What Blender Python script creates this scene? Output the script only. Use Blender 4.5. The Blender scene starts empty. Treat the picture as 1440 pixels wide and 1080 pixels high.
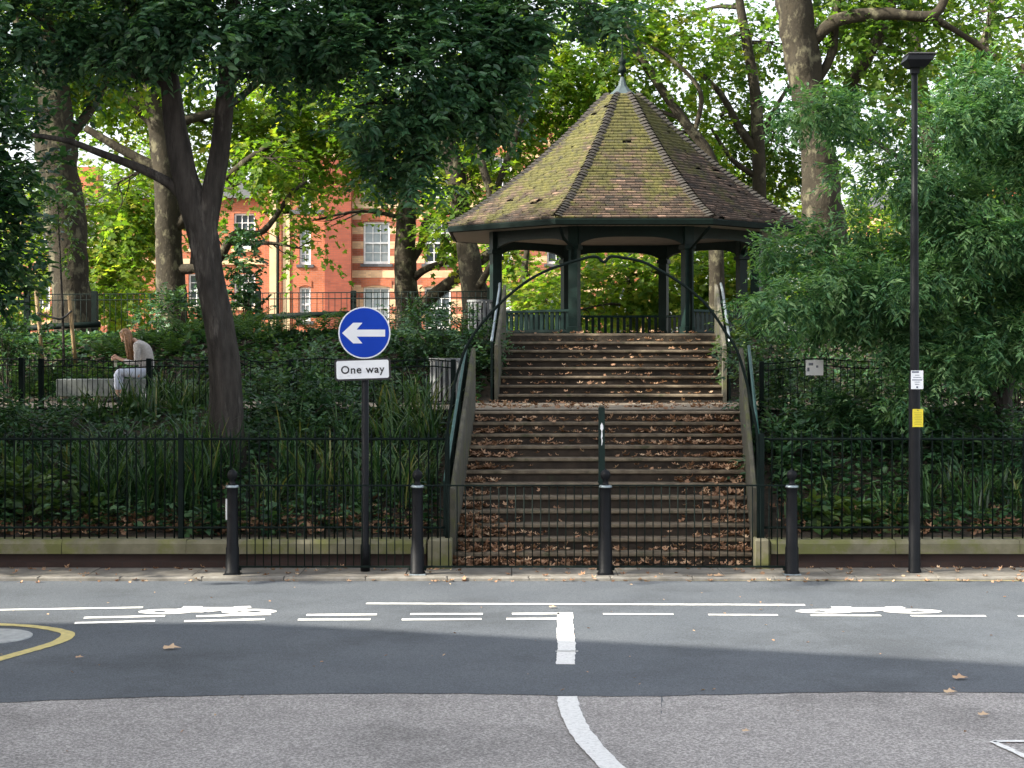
import bpy, math, random
import numpy as np
from mathutils import Vector, noise
random.seed(7); RS = np.random.RandomState(11)
C = bpy.context.scene.collection
F, HY, CX, E = 2450.0, 500.0, 720.0, 2.48          # focal length in photo pixels, horizon row, centre column, eye height
pi = math.pi
def PX(px, py, Y): return ((px-CX)/F*Y, Y, E-(py-HY)/F*Y)
def GX(px, py, z):                                  # where a view ray meets a level plane
    Y = F*(E-z)/(py-HY); return ((px-CX)/F*Y, Y)

# ------------------------------------------------------------------ materials
def nodes(name):
    m = bpy.data.materials.new(name); m.use_nodes = True
    nt = m.node_tree; nt.nodes.clear()
    out = nt.nodes.new('ShaderNodeOutputMaterial'); p = nt.nodes.new('ShaderNodeBsdfPrincipled')
    nt.links.new(p.outputs[0], out.inputs[0])
    return m, nt, p, out
def N(nt, t, **kw):
    n = nt.nodes.new(t)
    for k, v in kw.items():
        if k in n.inputs: n.inputs[k].default_value = v
        else: setattr(n, k, v)
    return n
def ramp(nt, fac, stops):
    r = nt.nodes.new('ShaderNodeValToRGB'); el = r.color_ramp.elements
    while len(el) < len(stops): el.new(.5)
    for e, (p, c) in zip(el, stops): e.position = p; e.color = (*c, 1)
    nt.links.new(fac, r.inputs[0]); return r.outputs[0]
def coords(nt): return N(nt, 'ShaderNodeTexCoord').outputs['Object']
def noise_n(nt, vec, scale, detail=4, rough=.6):
    n = N(nt, 'ShaderNodeTexNoise', Scale=scale, Detail=detail, Roughness=rough)
    nt.links.new(vec, n.inputs['Vector']); return n.outputs[0]
def mixc(nt, fac, a, b, mode='MIX'):
    m = N(nt, 'ShaderNodeMix', data_type='RGBA', blend_type=mode)
    for s, v in ((0, fac), (6, a), (7, b)):
        if isinstance(v, (int, float)): m.inputs[s].default_value = v
        elif isinstance(v, tuple): m.inputs[s].default_value = (*v, 1)
        else: nt.links.new(v, m.inputs[s])
    return m.outputs[2]
def bump(nt, p, h, dist=.01, strength=.6):
    b = N(nt, 'ShaderNodeBump', Distance=dist, Strength=strength)
    nt.links.new(h, b.inputs['Height']); nt.links.new(b.outputs[0], p.inputs['Normal'])
def mat(name, c1, c2=None, scale=6, rough=.7, metal=0, bumpd=0, bscale=None, lo=.35, hi=.65, c3=None, s3=2., t3=.55, zs=1., spec=.5):
    m, nt, p, o = nodes(name); v = coords(nt); p.inputs['Specular IOR Level'].default_value = spec
    if zs != 1: mp = N(nt, 'ShaderNodeMapping'); mp.inputs['Scale'].default_value = (1, 1, zs); nt.links.new(v, mp.inputs[0]); v = mp.outputs[0]
    c2 = c2 or tuple(x*.7 for x in c1)
    n = noise_n(nt, v, scale)
    col = ramp(nt, n, [(lo, c1), (hi, c2)])
    if c3:
        f = ramp(nt, noise_n(nt, v, s3, 6, .7), [(t3, (0,0,0)), (t3+.12, (1,1,1))])
        col = mixc(nt, f, col, c3)
    nt.links.new(col, p.inputs['Base Color'])
    p.inputs['Roughness'].default_value = rough; p.inputs['Metallic'].default_value = metal
    if bumpd: bump(nt, p, noise_n(nt, v, bscale or scale*4), bumpd)
    return m
def leafmat(name, cols, trans=.4, rough=.45, tcol=None, spec=.4):
    m, nt, p, o = nodes(name)
    a = N(nt, 'ShaderNodeAttribute', attribute_name='rnd')
    k = len(cols); col = ramp(nt, a.outputs['Fac'], [(i/(k-1), c) for i, c in enumerate(cols)])
    nt.links.new(col, p.inputs['Base Color']); p.inputs['Roughness'].default_value = rough
    p.inputs['Specular IOR Level'].default_value = spec
    t = N(nt, 'ShaderNodeBsdfTranslucent')
    tc = mixc(nt, 1., col, tcol or (1.5, 1.35, .45), 'MULTIPLY')
    nt.links.new(tc, t.inputs[0])
    mx = N(nt, 'ShaderNodeMixShader'); mx.inputs[0].default_value = trans
    nt.links.new(p.outputs[0], mx.inputs[1]); nt.links.new(t.outputs[0], mx.inputs[2]); nt.links.new(mx.outputs[0], o.inputs[0])
    return m
M = {}
M['black'] = mat('black_paint', (.004,.005,.0065), (.007,.008,.010), 9, .5, bumpd=.002, c3=(.05,.05,.048), s3=17, t3=.68, spec=.18)
M['rail'] = mat('black_green_paint', (.003,.0075,.0062), (.005,.012,.010), 9, .65, bumpd=.001, spec=.12)
M['green'] = mat('green_paint', (.003,.012,.0095), (.005,.020,.016), 7, .5, bumpd=.002, c3=(.016,.03,.026), s3=12, t3=.70, spec=.22)
M['rail_green'] = mat('worn_green_paint', (.016,.068,.056), (.032,.10,.086), 9, .42, c3=(.07,.12,.11), s3=11, t3=.6, spec=.4)
M['bal'] = mat('balustrade_green', (.0035,.021,.016), (.006,.030,.024), 9, .55, c3=(.014,.04,.034), s3=11, t3=.6, spec=.2)
M['steel'] = mat('worn_steel', (.35,.4,.43), (.22,.27,.28), 20, .35, .6)
M['stone'] = mat('mossy_stone', (.095,.088,.066), (.05,.048,.034), 5, .9, bumpd=.01, c3=(.08,.085,.03), s3=3.5, t3=.5)
M['coping'] = mat('coping_stone', (.19,.175,.115), (.125,.118,.07), 4, .9, bumpd=.008, c3=(.13,.135,.045), s3=2.2, t3=.46)
M['riser'] = mat('dirty_shaded_riser_stone', (.038,.027,.018), (.018,.013,.009), 6, .95, bumpd=.01, c3=(.03,.03,.016), s3=3, t3=.58)  # brown-black dirt, darkened further for the shade under the nosings
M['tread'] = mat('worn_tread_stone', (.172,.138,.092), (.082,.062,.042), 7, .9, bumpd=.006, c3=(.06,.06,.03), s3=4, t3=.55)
M['landing'] = mat('gritty_path', (.26,.21,.15), (.17,.135,.095), 9, .95, bumpd=.01)
M['soil'] = mat('leaf_soil', (.045,.034,.022), (.022,.018,.012), 8, 1, bumpd=.05, bscale=14, c3=(.11,.065,.035), s3=11, t3=.56)
M['paving'] = mat('dirty_pavement', (.20,.185,.16), (.12,.11,.092), 3, .9, bumpd=.006, bscale=60, c3=(.09,.08,.055), s3=5, t3=.56)
M['kerb'] = mat('kerb_stone', (.21,.20,.18), (.14,.13,.11), 8, .85, bumpd=.004)
M['bark_dark'] = mat('smooth_grey_bark', (.060,.053,.046), (.026,.023,.020), 11, .9, bumpd=.06, bscale=24, c3=(.12,.108,.094), s3=5, t3=.56, zs=.2, spec=.2)
M['bark_plane'] = mat('plane_bark', (.036,.030,.019), (.014,.012,.009), 3.2, .9, bumpd=.05, bscale=9, c3=(.11,.10,.062), s3=3.2, t3=.52, zs=.7, spec=.2)
M['twig'] = mat('twig', (.045,.035,.025), rough=.9)
M['concrete'] = mat('concrete', (.25,.27,.255), (.17,.185,.17), 9, .9, bumpd=.004, c3=(.2,.22,.18), s3=5, t3=.6)
M['white'] = mat('white_paint', (.74,.74,.72), (.62,.62,.6), 5, .5)
M['binwhite'] = mat('weathered_white_slat', (.22,.23,.23), (.13,.135,.14), 6, .7)
M['line'] = mat('road_paint', (.74,.74,.72), (.56,.56,.54), 30, .7, lo=.45, hi=.7, c3=(.17,.17,.175), s3=26, t3=.60)
M['yline'] = mat('yellow_road_paint', (.62,.52,.20), (.45,.38,.16), 20, .7, c3=(.2,.19,.14), s3=40, t3=.66)
M['blue'] = mat('sign_blue', (.004,.04,.36), (.005,.046,.40), 3, .5, spec=.15)
M['signwhite'] = mat('sign_white', (.78,.80,.82), (.70,.72,.75), 3, .4)
M['ink'] = mat('ink', (.012,.012,.014), rough=.5)
M['yellow'] = mat('yellow_notice', (.74,.62,.03), (.64,.53,.03), 8, .5)
M['lead'] = mat('lead_cap', (.055,.08,.085), (.03,.045,.05), 9, .7, .1)
M['stake'] = mat('stake_wood', (.34,.23,.11), (.24,.16,.08), 12, .8)
M['skin'] = mat('skin', (.55,.33,.24), (.5,.29,.2), 9, .5)
M['knit'] = mat('grey_knit', (.50,.47,.44), (.38,.35,.33), 40, .95, bumpd=.01)
M['jeans'] = mat('white_denim', (.62,.66,.76), (.54,.58,.70), 9, .9)
M['hair'] = mat('blonde_brown_hair', (.33,.17,.07), (.16,.08,.035), 25, .45)
M['shoe'] = mat('black_leather', (.012,.012,.013), rough=.5)
M['slate'] = mat('slate', (.07,.07,.075), (.045,.045,.05), 8, .7)
M['winframe'] = mat('window_white', (.78,.78,.76), rough=.5)
M['soffit'] = None
M['leafA'] = leafmat('dark_leaf', [(.015,.05,.026),(.042,.112,.056),(.08,.175,.08),(.135,.24,.11)], .34, .38, (1.3,1.5,.5), .5)
M['leafB'] = leafmat('blue_green_leaf', [(.020,.065,.030),(.066,.165,.070),(.14,.26,.11),(.22,.34,.15)], .38, .5, (1.3,1.5,.55), .3)
M['leafP'] = leafmat('plane_leaf', [(.055,.115,.018),(.09,.165,.024),(.14,.205,.03),(.22,.225,.038)], .6, .55, (1.75,1.85,.6), .3)
M['leafP2'] = leafmat('plane_leaf_deep', [(.04,.09,.02),(.07,.135,.026),(.105,.165,.032),(.16,.19,.04)], .58, .55, (1.7,1.8,.65), .3)
M['leafS'] = leafmat('shrub_leaf', [(.012,.042,.018),(.032,.095,.038),(.07,.155,.06),(.135,.23,.09)], .28, .45)
M['leafL'] = leafmat('light_shrub_leaf', [(.03,.07,.022),(.05,.105,.03),(.08,.14,.04),(.12,.17,.05)], .35, .45)
M['strap'] = leafmat('strap_leaf', [(.011,.040,.015),(.032,.088,.029),(.08,.15,.046),(.22,.22,.08)], .3, .4)
M['fern'] = leafmat('fern_leaf', [(.02,.06,.02),(.04,.10,.028),(.07,.14,.04),(.10,.16,.05)], .4, .5)
M['dead'] = leafmat('fallen_leaf', [(.18,.098,.056),(.31,.18,.11),(.43,.27,.165),(.56,.41,.27)], .12, .8, (1.1,.9,.6), .15)
def asphalt(name, a, b, speck, sc):
    m, nt, p, o = nodes(name); v = coords(nt)
    base = ramp(nt, noise_n(nt, v, .9, 6, .65), [(.3, a), (.7, b)])
    sp = ramp(nt, noise_n(nt, v, sc, 2, .8), [(.42, (.62,)*3), (.5, (1,)*3), (.66, (speck,)*3)])
    col = mixc(nt, 1., base, sp, 'MULTIPLY')
    st = ramp(nt, noise_n(nt, v, .5, 8, .7), [(.36, (.72,)*3), (.5, (1,)*3)])
    col = mixc(nt, 1., col, st, 'MULTIPLY')
    nt.links.new(col, p.inputs['Base Color']); p.inputs['Roughness'].default_value = .75
    bump(nt, p, noise_n(nt, v, sc, 2, .8), .006, .7); return m
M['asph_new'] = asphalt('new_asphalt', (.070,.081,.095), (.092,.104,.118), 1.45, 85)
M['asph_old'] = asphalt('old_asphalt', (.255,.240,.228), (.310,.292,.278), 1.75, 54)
def brickmat(name, red, buff, banded, mo=.1):
    m, nt, p, o = nodes(name); v = coords(nt)
    s = N(nt, 'ShaderNodeSeparateXYZ'); nt.links.new(v, s.inputs[0])
    ad = N(nt, 'ShaderNodeMath', operation='ADD'); nt.links.new(s.outputs[0], ad.inputs[0]); nt.links.new(s.outputs[1], ad.inputs[1])
    c = N(nt, 'ShaderNodeCombineXYZ'); nt.links.new(ad.outputs[0], c.inputs[0]); nt.links.new(s.outputs[2], c.inputs[1])
    b = N(nt, 'ShaderNodeTexBrick', Scale=1., **{'Brick Width': .225, 'Row Height': .075, 'Mortar Size': .008})
    nt.links.new(c.outputs[0], b.inputs['Vector'])
    def br(col):
        bb = N(nt, 'ShaderNodeTexBrick', Scale=1., **{'Brick Width': .225, 'Row Height': .075, 'Mortar Size': .007})
        bb.inputs['Color1'].default_value = (*col, 1); bb.inputs['Color2'].default_value = (*[x*.72 for x in col], 1)
        bb.inputs['Mortar'].default_value = (*[x*.5+mo for x in col], 1)
        nt.links.new(c.outputs[0], bb.inputs['Vector']); return bb.outputs[0]
    col = br(red)
    if banded:
        mu = N(nt, 'ShaderNodeMath', operation='MULTIPLY'); mu.inputs[1].default_value = 1/.6
        nt.links.new(s.outputs[2], mu.inputs[0])
        fr = N(nt, 'ShaderNodeMath', operation='FRACT'); nt.links.new(mu.outputs[0], fr.inputs[0])
        gt = N(nt, 'ShaderNodeMath', operation='GREATER_THAN'); gt.inputs[1].default_value = .5; nt.links.new(fr.outputs[0], gt.inputs[0])
        col = mixc(nt, gt.outputs[0], col, br(buff))
    col = mixc(nt, .75, col, ramp(nt, noise_n(nt, v, .7, 8, .7), [(.3, (.5,)*3), (.68, (1.,)*3)]), 'MULTIPLY')
    nt.links.new(col, p.inputs['Base Color']); p.inputs['Roughness'].default_value = .9
    return m
M['brick_band'] = brickmat('banded_brick', (.36,.10,.042), (.74,.47,.26), True)
M['brick_red'] = brickmat('red_brick', (.46,.13,.05), (.5,.3,.15), False)
M['brick_dark'] = brickmat('sooty_plinth_brick', (.05,.028,.022), (.2,.2,.2), False, .012)
M['brick_shaded'] = brickmat('shaded_red_brick', (.27,.06,.028), (.5,.3,.15), False, .03)  # red brick darkened to carry the shade of the wing's return
M['buff'] = mat('buff_stone', (.56,.40,.24), (.48,.34,.2), 4, .9)
m, nt, p, o = nodes('window_glass'); p.inputs['Base Color'].default_value = (.06,.075,.085,1); p.inputs['Roughness'].default_value = .08; M['glass'] = m
M['curtain'] = mat('net_curtain', (.32,.36,.36), (.22,.26,.27), 3, .9)
# soffit: painted boards
m, nt, p, o = nodes('soffit_boards'); v = coords(nt)
uvn = N(nt, 'ShaderNodeUVMap'); w = N(nt, 'ShaderNodeTexWave', Scale=3.2, Distortion=0.); nt.links.new(uvn.outputs[0], w.inputs['Vector'])
cc = ramp(nt, w.outputs[1], [(.0, (.10,.085,.075)), (.12, (.30,.26,.225)), (1, (.36,.315,.27))])
nt.links.new(mixc(nt, .5, cc, ramp(nt, noise_n(nt, v, 3), [(.3, (.7,)*3), (.7, (1,)*3)]), 'MULTIPLY'), p.inputs['Base Color']); M['soffit'] = m
# roof tiles: colour per tile, moss in patches
m, nt, p, o = nodes('mossy_clay_tiles'); v = coords(nt)
a = N(nt, 'ShaderNodeAttribute', attribute_name='rnd')
tile = ramp(nt, a.outputs['Fac'], [(0, (.026,.020,.016)), (.25, (.056,.038,.027)), (.5, (.092,.060,.041)), (.8, (.145,.092,.064)), (1, (.22,.14,.10))])
s = N(nt, 'ShaderNodeSeparateXYZ'); nt.links.new(v, s.inputs[0])
zf = N(nt, 'ShaderNodeMapRange', **{'From Min': 1.9, 'From Max': 4.3, 'To Min': -.06, 'To Max': .16}); nt.links.new(s.outputs[2], zf.inputs[0])
xf = N(nt, 'ShaderNodeMapRange', **{'From Min': -3., 'From Max': 3., 'To Min': .09, 'To Max': -.07}); nt.links.new(s.outputs[0], xf.inputs[0])
ad = N(nt, 'ShaderNodeMath', operation='ADD'); nt.links.new(zf.outputs[0], ad.inputs[0]); nt.links.new(xf.outputs[0], ad.inputs[1])
ad2 = N(nt, 'ShaderNodeMath', operation='ADD'); nt.links.new(ad.outputs[0], ad2.inputs[0]); nt.links.new(noise_n(nt, v, 1.7, 8, .72), ad2.inputs[1])
mf = ramp(nt, ad2.outputs[0], [(.49, (0,0,0)), (.60, (.85,)*3)])
moss = ramp(nt, noise_n(nt, v, 9, 4), [(.3, (.034,.036,.008)), (.55, (.074,.074,.013)), (.75, (.125,.116,.022))])
col = mixc(nt, mf, tile, moss)
col = mixc(nt, ramp(nt, noise_n(nt, v, 3.1, 6, .75), [(.57, (0,0,0)), (.66, (.85,)*3)]), col, (.028,.026,.02))
nt.links.new(col, p.inputs['Base Color']); p.inputs['Roughness'].default_value = .9
bump(nt, p, noise_n(nt, v, 40), .01); M['tiles'] = m
M['hip'] = mat('dark_hip_tiles', (.032,.027,.022), (.018,.016,.013), 7, .9, bumpd=.01, c3=(.09,.085,.025), s3=4, t3=.6)

# ------------------------------------------------------------------ mesh helpers
def link(name, me, parent=None, loc=None):
    o = bpy.data.objects.new(name, me); C.objects.link(o)
    if parent: o.parent = parent
    if loc is not None: o.location = loc
    return o
def tag(o, label=None, cat=None, group=None, kind=None):
    if label: o['label'] = label
    if cat: o['category'] = cat
    if group: o['group'] = group
    if kind: o['kind'] = kind
    return o
def thing(name, label, cat, loc=(0,0,0), group=None):
    return tag(link(name, None, loc=loc), label, cat, group)
def wloc(o):
    v = Vector((0,0,0))
    while o: v += o.location; o = o.parent
    return v
class MB:
    def __init__(s): s.v = []; s.f = []; s.m = []; s.sm = []
    def add(s, vs, fs, mi=0, smooth=False):
        k = len(s.v); s.v += [tuple(x) for x in vs]
        for f in fs: s.f.append([i+k for i in f]); s.m.append(mi); s.sm.append(smooth)
        return s
    def box(s, x0, x1, y0, y1, z0, z1, mi=0, rz=0., b=0.):
        cx, cy = (x0+x1)/2, (y0+y1)/2; hx, hy = (x1-x0)/2, (y1-y0)/2; c, sn = math.cos(rz), math.sin(rz)
        def ring(i, z): return [(cx+c*u-sn*w, cy+sn*u+c*w, z) for u, w in ((-hx+i,-hy+i),(hx-i,-hy+i),(hx-i,hy-i),(-hx+i,hy-i))]
        rs = [ring(0, z0), ring(0, z1)] if not b else [ring(b, z0), ring(0, z0+b), ring(0, z1-b), ring(b, z1)]
        return s.loft(rs, mi)
    def loft(s, rings, mi=0, smooth=False, caps=True):
        n = len(rings[0]); vs = [p for r in rings for p in r]
        fs = [(i*n+j, i*n+(j+1)%n, (i+1)*n+(j+1)%n, (i+1)*n+j) for i in range(len(rings)-1) for j in range(n)]
        if caps: fs += [tuple(range(n))[::-1], tuple(range((len(rings)-1)*n, len(rings)*n))]
        return s.add(vs, fs, mi, smooth)
    def lathe(s, cx, cy, prof, n=16, mi=0):
        return s.loft([[(cx+r*math.cos(2*pi*j/n), cy+r*math.sin(2*pi*j/n), z) for j in range(n)] for r, z in prof], mi, True)
    def tube(s, pts, rad, n=8, mi=0, wob=0., flute=0.):
        pts = [Vector(p) for p in pts]; rings = []; up = Vector((0.13,.97,.21)); 
        rad = rad if hasattr(rad, '__len__') else [rad]*len(pts)
        for i, p in enumerate(pts):
            t = (pts[min(i+1,len(pts)-1)]-pts[max(i-1,0)]).normalized()
            a = t.cross(up)
            if a.length < .05: a = t.cross(Vector((1,0,0)))
            a.normalize(); b = t.cross(a); up = b.cross(t) if False else up
            r = []
            for j in range(n):
                an = 2*pi*j/n; d = a*math.cos(an)+b*math.sin(an); k = rad[i]
                if wob: k *= 1+wob*noise.noise(p*2.3+d*1.7)+wob*.6*noise.noise(p*.9+d*3)
                if flute: k *= 1+flute*(math.cos(3*an+p.z*.5+.6)+.6*math.cos(5*an-p.z*.9))
                r.append(p+d*k)
            rings.append(r)
        return s.loft(rings, mi, True)
    def prism(s, poly, f0, f1, mi=0):          # polygon points mapped by two functions to its two faces
        return s.loft([[f0(*q) for q in poly], [f1(*q) for q in poly]], mi)
    def build(s, name, mats, parent=None, loc=None, smooth=None):
        org = wloc(parent) if parent else Vector(loc or (0,0,0))
        me = bpy.data.meshes.new(name)
        me.from_pydata([(x-org.x, y-org.y, z-org.z) for x, y, z in s.v], [], s.f)
        for mm in (mats if isinstance(mats, (list, tuple)) else [mats]): me.materials.append(mm)
        me.polygons.foreach_set('material_index', s.m); me.polygons.foreach_set('use_smooth', s.sm)
        import bmesh
        bm = bmesh.new(); bm.from_mesh(me); bmesh.ops.recalc_face_normals(bm, faces=bm.faces); bm.to_mesh(me); bm.free()
        me.update()
        return link(name, me, parent, None if parent else (loc or (0,0,0)))
def spline(pts, sub=5):
    P = [np.array(p, float) for p in pts]; out = []
    for i in range(len(P)-1):
        p0, p1, p2, p3 = P[max(i-1,0)], P[i], P[i+1], P[min(i+2,len(P)-1)]
        for k in range(sub):
            t = k/sub
            out.append(.5*((2*p1)+(-p0+p2)*t+(2*p0-5*p1+4*p2-p3)*t*t+(-p0+3*p1-3*p2+p3)*t**3))
    out.append(P[-1]); return out
def np_mesh(name, V, faces, mat_, parent, rnd=None, smooth=False, org=None):
    org = np.array(wloc(parent)) if parent else np.zeros(3) if org is None else np.array(org)
    V = V-org; k = faces.shape[1]; nf = len(faces)
    me = bpy.data.meshes.new(name)
    me.vertices.add(len(V)); me.vertices.foreach_set('co', V.astype(np.float32).ravel())
    me.loops.add(nf*k); me.loops.foreach_set('vertex_index', faces.astype(np.int32).ravel())
    me.polygons.add(nf); me.polygons.foreach_set('loop_start', np.arange(0, nf*k, k, dtype=np.int32))
    me.update(calc_edges=True)
    if rnd is not None:
        at = me.attributes.new('rnd', 'FLOAT', 'FACE'); at.data.foreach_set('value', rnd.astype(np.float32))
    me.materials.append(mat_)
    return link(name, me, parent, None if parent else tuple(org))
CURL = (np.array([(.42,0,.0),(0,0,.2),(.08,.34,.25),(.32,.22,.02),(.58,.50,.38),(.62,.22,.05),(1,0,.25),(.62,-.22,.0),(.58,-.50,.30),(.32,-.20,.06),(.08,-.34,.15)]),
        np.array([(0,i,i+1) for i in range(1,10)]+[(0,10,1)]))
OVAL = (np.array([(0,0,0),(.33,.5,.16),(.72,.36,.13),(1,0,-.10),(.72,-.36,.13),(.33,-.5,.16)]), np.array([(0,1,2,3),(0,3,4,5)]))
LOBE = (np.array([(.42,0,0),(0,0,0),(.08,.36,.04),(.32,.22,.02),(.58,.52,.10),(.62,.20,.03),(1,0,-.1),(.62,-.20,.03),(.58,-.52,.10),(.32,-.22,.02),(.08,-.36,.04)]),
        np.array([(0,i,i+1) for i in range(1,10)]+[(0,10,1)]))
def norm(a): return a/np.maximum(np.linalg.norm(a, axis=1, keepdims=True), 1e-6)
def leaves(name, Cn, A, Nn, L, W, mat_, parent, rnd, shape=OVAL, org=None):
    A = norm(A); B = norm(np.cross(Nn, A)); Nn = np.cross(A, B)
    P, Fc = shape
    V = (Cn[:,None,:] + A[:,None,:]*(P[None,:,0:1]*L[:,None,None]) + B[:,None,:]*(P[None,:,1:2]*W[:,None,None]) + Nn[:,None,:]*(P[None,:,2:3]*W[:,None,None]))
    n, k = len(Cn), len(P)
    Fa = (Fc[None]+(np.arange(n)*k)[:,None,None]).reshape(-1, Fc.shape[1])
    return np_mesh(name, V.reshape(-1,3), Fa, mat_, parent, np.repeat(rnd, len(Fc)), org=org)
def rv(n): return norm(RS.randn(n,3))
def spray_points(lobes, n, gap=.0, freq=1.2, shell=2.4):
    lob = np.array(lobes, float); w = (lob[:,3]*lob[:,4]*lob[:,5])**(2/3); 
    out, outw = [], []
    while len(out) < n:
        i = RS.choice(len(lob), p=w/w.sum()); c, r = lob[i,:3], lob[i,3:6]
        d = rv(1)[0]; q = d*RS.rand()**(1/shell); p_ = c+q*r
        if gap and noise.noise(Vector(p_)*freq)+.5*noise.noise(Vector(p_)*freq*2.3) < gap-.35: 
            if RS.rand() < .93: continue
        out.append(p_); outw.append(d/r)
    return np.array(out), norm(np.array(outw))
def foliage(name, lobes, n, per, slen, L, W, mat_, parent, droop=.2, gap=0., freq=1.2, shape=OVAL, side=.9, up=.8, shell=2.4, bias=0., twigs=0, org=None):
    P, O = spray_points(lobes, n, gap, freq, shell)
    S = norm(O*.7+rv(n)*.7+np.array([0,0,-droop]))
    t = np.tile(np.linspace(.1, 1, per), n); I = np.repeat(np.arange(n), per)
    Sl = slen*(.6+.8*RS.rand(n))
    Cn = P[I]+S[I]*(t*Sl[I])[:,None]+rv(n*per)*slen*.09
    Cn[:,2] -= droop*.35*(t**2)*Sl[I]
    sd = norm(np.cross(S, np.array([0,0,1.])+rv(n)*.4))
    sg = np.where(np.arange(n*per)%2==0, 1, -1)
    A = S[I]*.6+sd[I]*(sg*side)[:,None]+rv(n*per)*.35; A[:,2] -= droop*.5
    Nn = np.array([0,0,up])+rv(n*per)*.55+O[I]*.25
    k = RS.rand(n*per); l = L*(.6+.7*k); 
    rnd = np.clip(.42+.28*RS.randn(n)[I]*.8+.2*RS.randn(n*per)+bias, 0, 1)
    o = leaves(name, Cn, A, Nn, l, W*(.7+.5*k), mat_, parent, rnd, shape, org)
    return o, P, S, Sl
def branches(mb, trunk_pts, lobes, r0, P=None, sub=5, wander=.25):
    tp = [Vector(p) for p in trunk_pts]
    for lb in lobes:
        c = Vector(lb[:3]); s0 = min(tp, key=lambda q: (q-c).length+ (2 if q.z > c.z+.2 else 0))
        mid = (s0+c)/2+Vector((random.uniform(-1,1), random.uniform(-1,1), random.uniform(0,.8)))*wander*(c-s0).length*.5
        ms = [Vector(q) for q in spline([s0, mid, c], 5)]; mb.tube(ms, [r0*(1-.75*i/10) for i in range(11)], 6, 0, .12)
        for k in range(sub):
            d = Vector(rv(1)[0]); e = c+Vector((d.x*lb[3], d.y*lb[4], d.z*lb[5]))*.85
            b0 = ms[random.randint(5, 9)]
            m2 = (b0+e)/2+Vector(rv(1)[0])*.15*(e-b0).length
            mb.tube(spline([b0, m2, e], 4), [r0*.3*(1-.8*i/8) for i in range(9)], 5, 0)
def lobe_px(px, py, Y, rx, ry, ry_depth=None):
    s = Y/F; x, y, z = PX(px, py, Y); return (x, y, z, rx*s, ry_depth or (rx+ry)*.5*s, ry*s)

# ------------------------------------------------------------------ terrain
def edge_l(Y): return float(np.interp(Y, [20.5,23.7,27.4,29.8], [-.68,-.51,-.22,-.10]))
def edge_r(Y): return float(np.interp(Y, [20.5,23.7,27.4,29.8], [2.83,3.10,3.32,3.48]))
def path_front(x):
    d = min(max(abs(x-1.3)-1.9, 0), 12); return 23.75+.04*d+.048*d*d
ZP, ZT = 1.73, 2.82
def ground_z(x, Y):
    a = path_front(x); b = a+3.5
    if Y < 20.5: return .26
    if Y < a:
        t = (Y-20.5)/(a-20.5); z = .28+(1.62-.28)*(t*.6+.4*t*t*(3-2*t)); return z+.06*noise.noise(Vector((x*1.3, Y*1.3, 0)))
    if Y < b: return ZP-.08*min(1, max(0, abs(x-1.3)-6)/4)
    if Y < b+2.3:
        t = (Y-b)/2.3; return ZP+(ZT-ZP)*(t*t*(3-2*t))+.05*noise.noise(Vector((x*1.3, Y*1.3, 5)))
    if Y < 42: return ZT
    t = min((Y-42)/10, 1); return ZT+(-.05-ZT)*t*t*(3-2*t)
Ys = list(np.arange(20.42, 31, .25))+list(np.arange(31, 53, 1.)); us = [0,.12,.3,.55,.85,1.2,1.6,2,2.5,3,3.5,4,4.6,5.3,6,7,8,9,10,11.5,13,15,18,22,27,33]
mb = MB()
for side in (-1, 1):
    vs = []; fs = []; n = len(us)
    for Y in Ys:
        e = (edge_l(Y)-.13) if side < 0 else (edge_r(Y)+.13)
        for u in us: vs.append((e+side*u, Y, ground_z(e+side*u, Y)))
    for i in range(len(Ys)-1):
        for j in range(n-1): fs.append((i*n+j, i*n+j+1, (i+1)*n+j+1, (i+1)*n+j))
    mb.add(vs, fs, 0, True)
def zmid(Y): return -.3 if Y < 23.795 else ZP-.004 if Y < 27.5 else 1.6 if Y < 29.7 else ZT
vs = []; Ym = [20.42,23.79,23.8,27.49,27.5,29.65,29.7,31,36,42,44,46,48,50,52]
for Y in Ym:
    z = zmid(Y) if Y < 42 else ground_z(1.3, Y)
    vs += [(edge_l(Y)-.13, Y, z), (edge_r(Y)+.13, Y, z)]
mb.add(vs, [(2*i, 2*i+1, 2*i+3, 2*i+2) for i in range(len(Ym)-1)])
tag(mb.build('terrain', M['soil']), 'planted park mound of dark soil rising behind the railings', kind='structure')
mb = MB(); vs = []; xs = np.arange(-26, 29, .4)
for x in xs:
    a = path_front(x); vs += [(x, a+.05, ground_z(x, a+.05)+.012), (x, a+3.45, ground_z(x, a+3.45)+.012)]
mb.add(vs, [(2*i, 2*i+2, 2*i+3, 2*i+1) for i in range(len(xs)-1)])
tag(mb.build('path', M['landing']), 'gritty level path ringing the mound between the two flights', kind='structure')
tag(MB().box(-300, 300, -100, 500, -.4, -.07).build('ground', M['paving']), 'surrounding ground', kind='structure')

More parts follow.
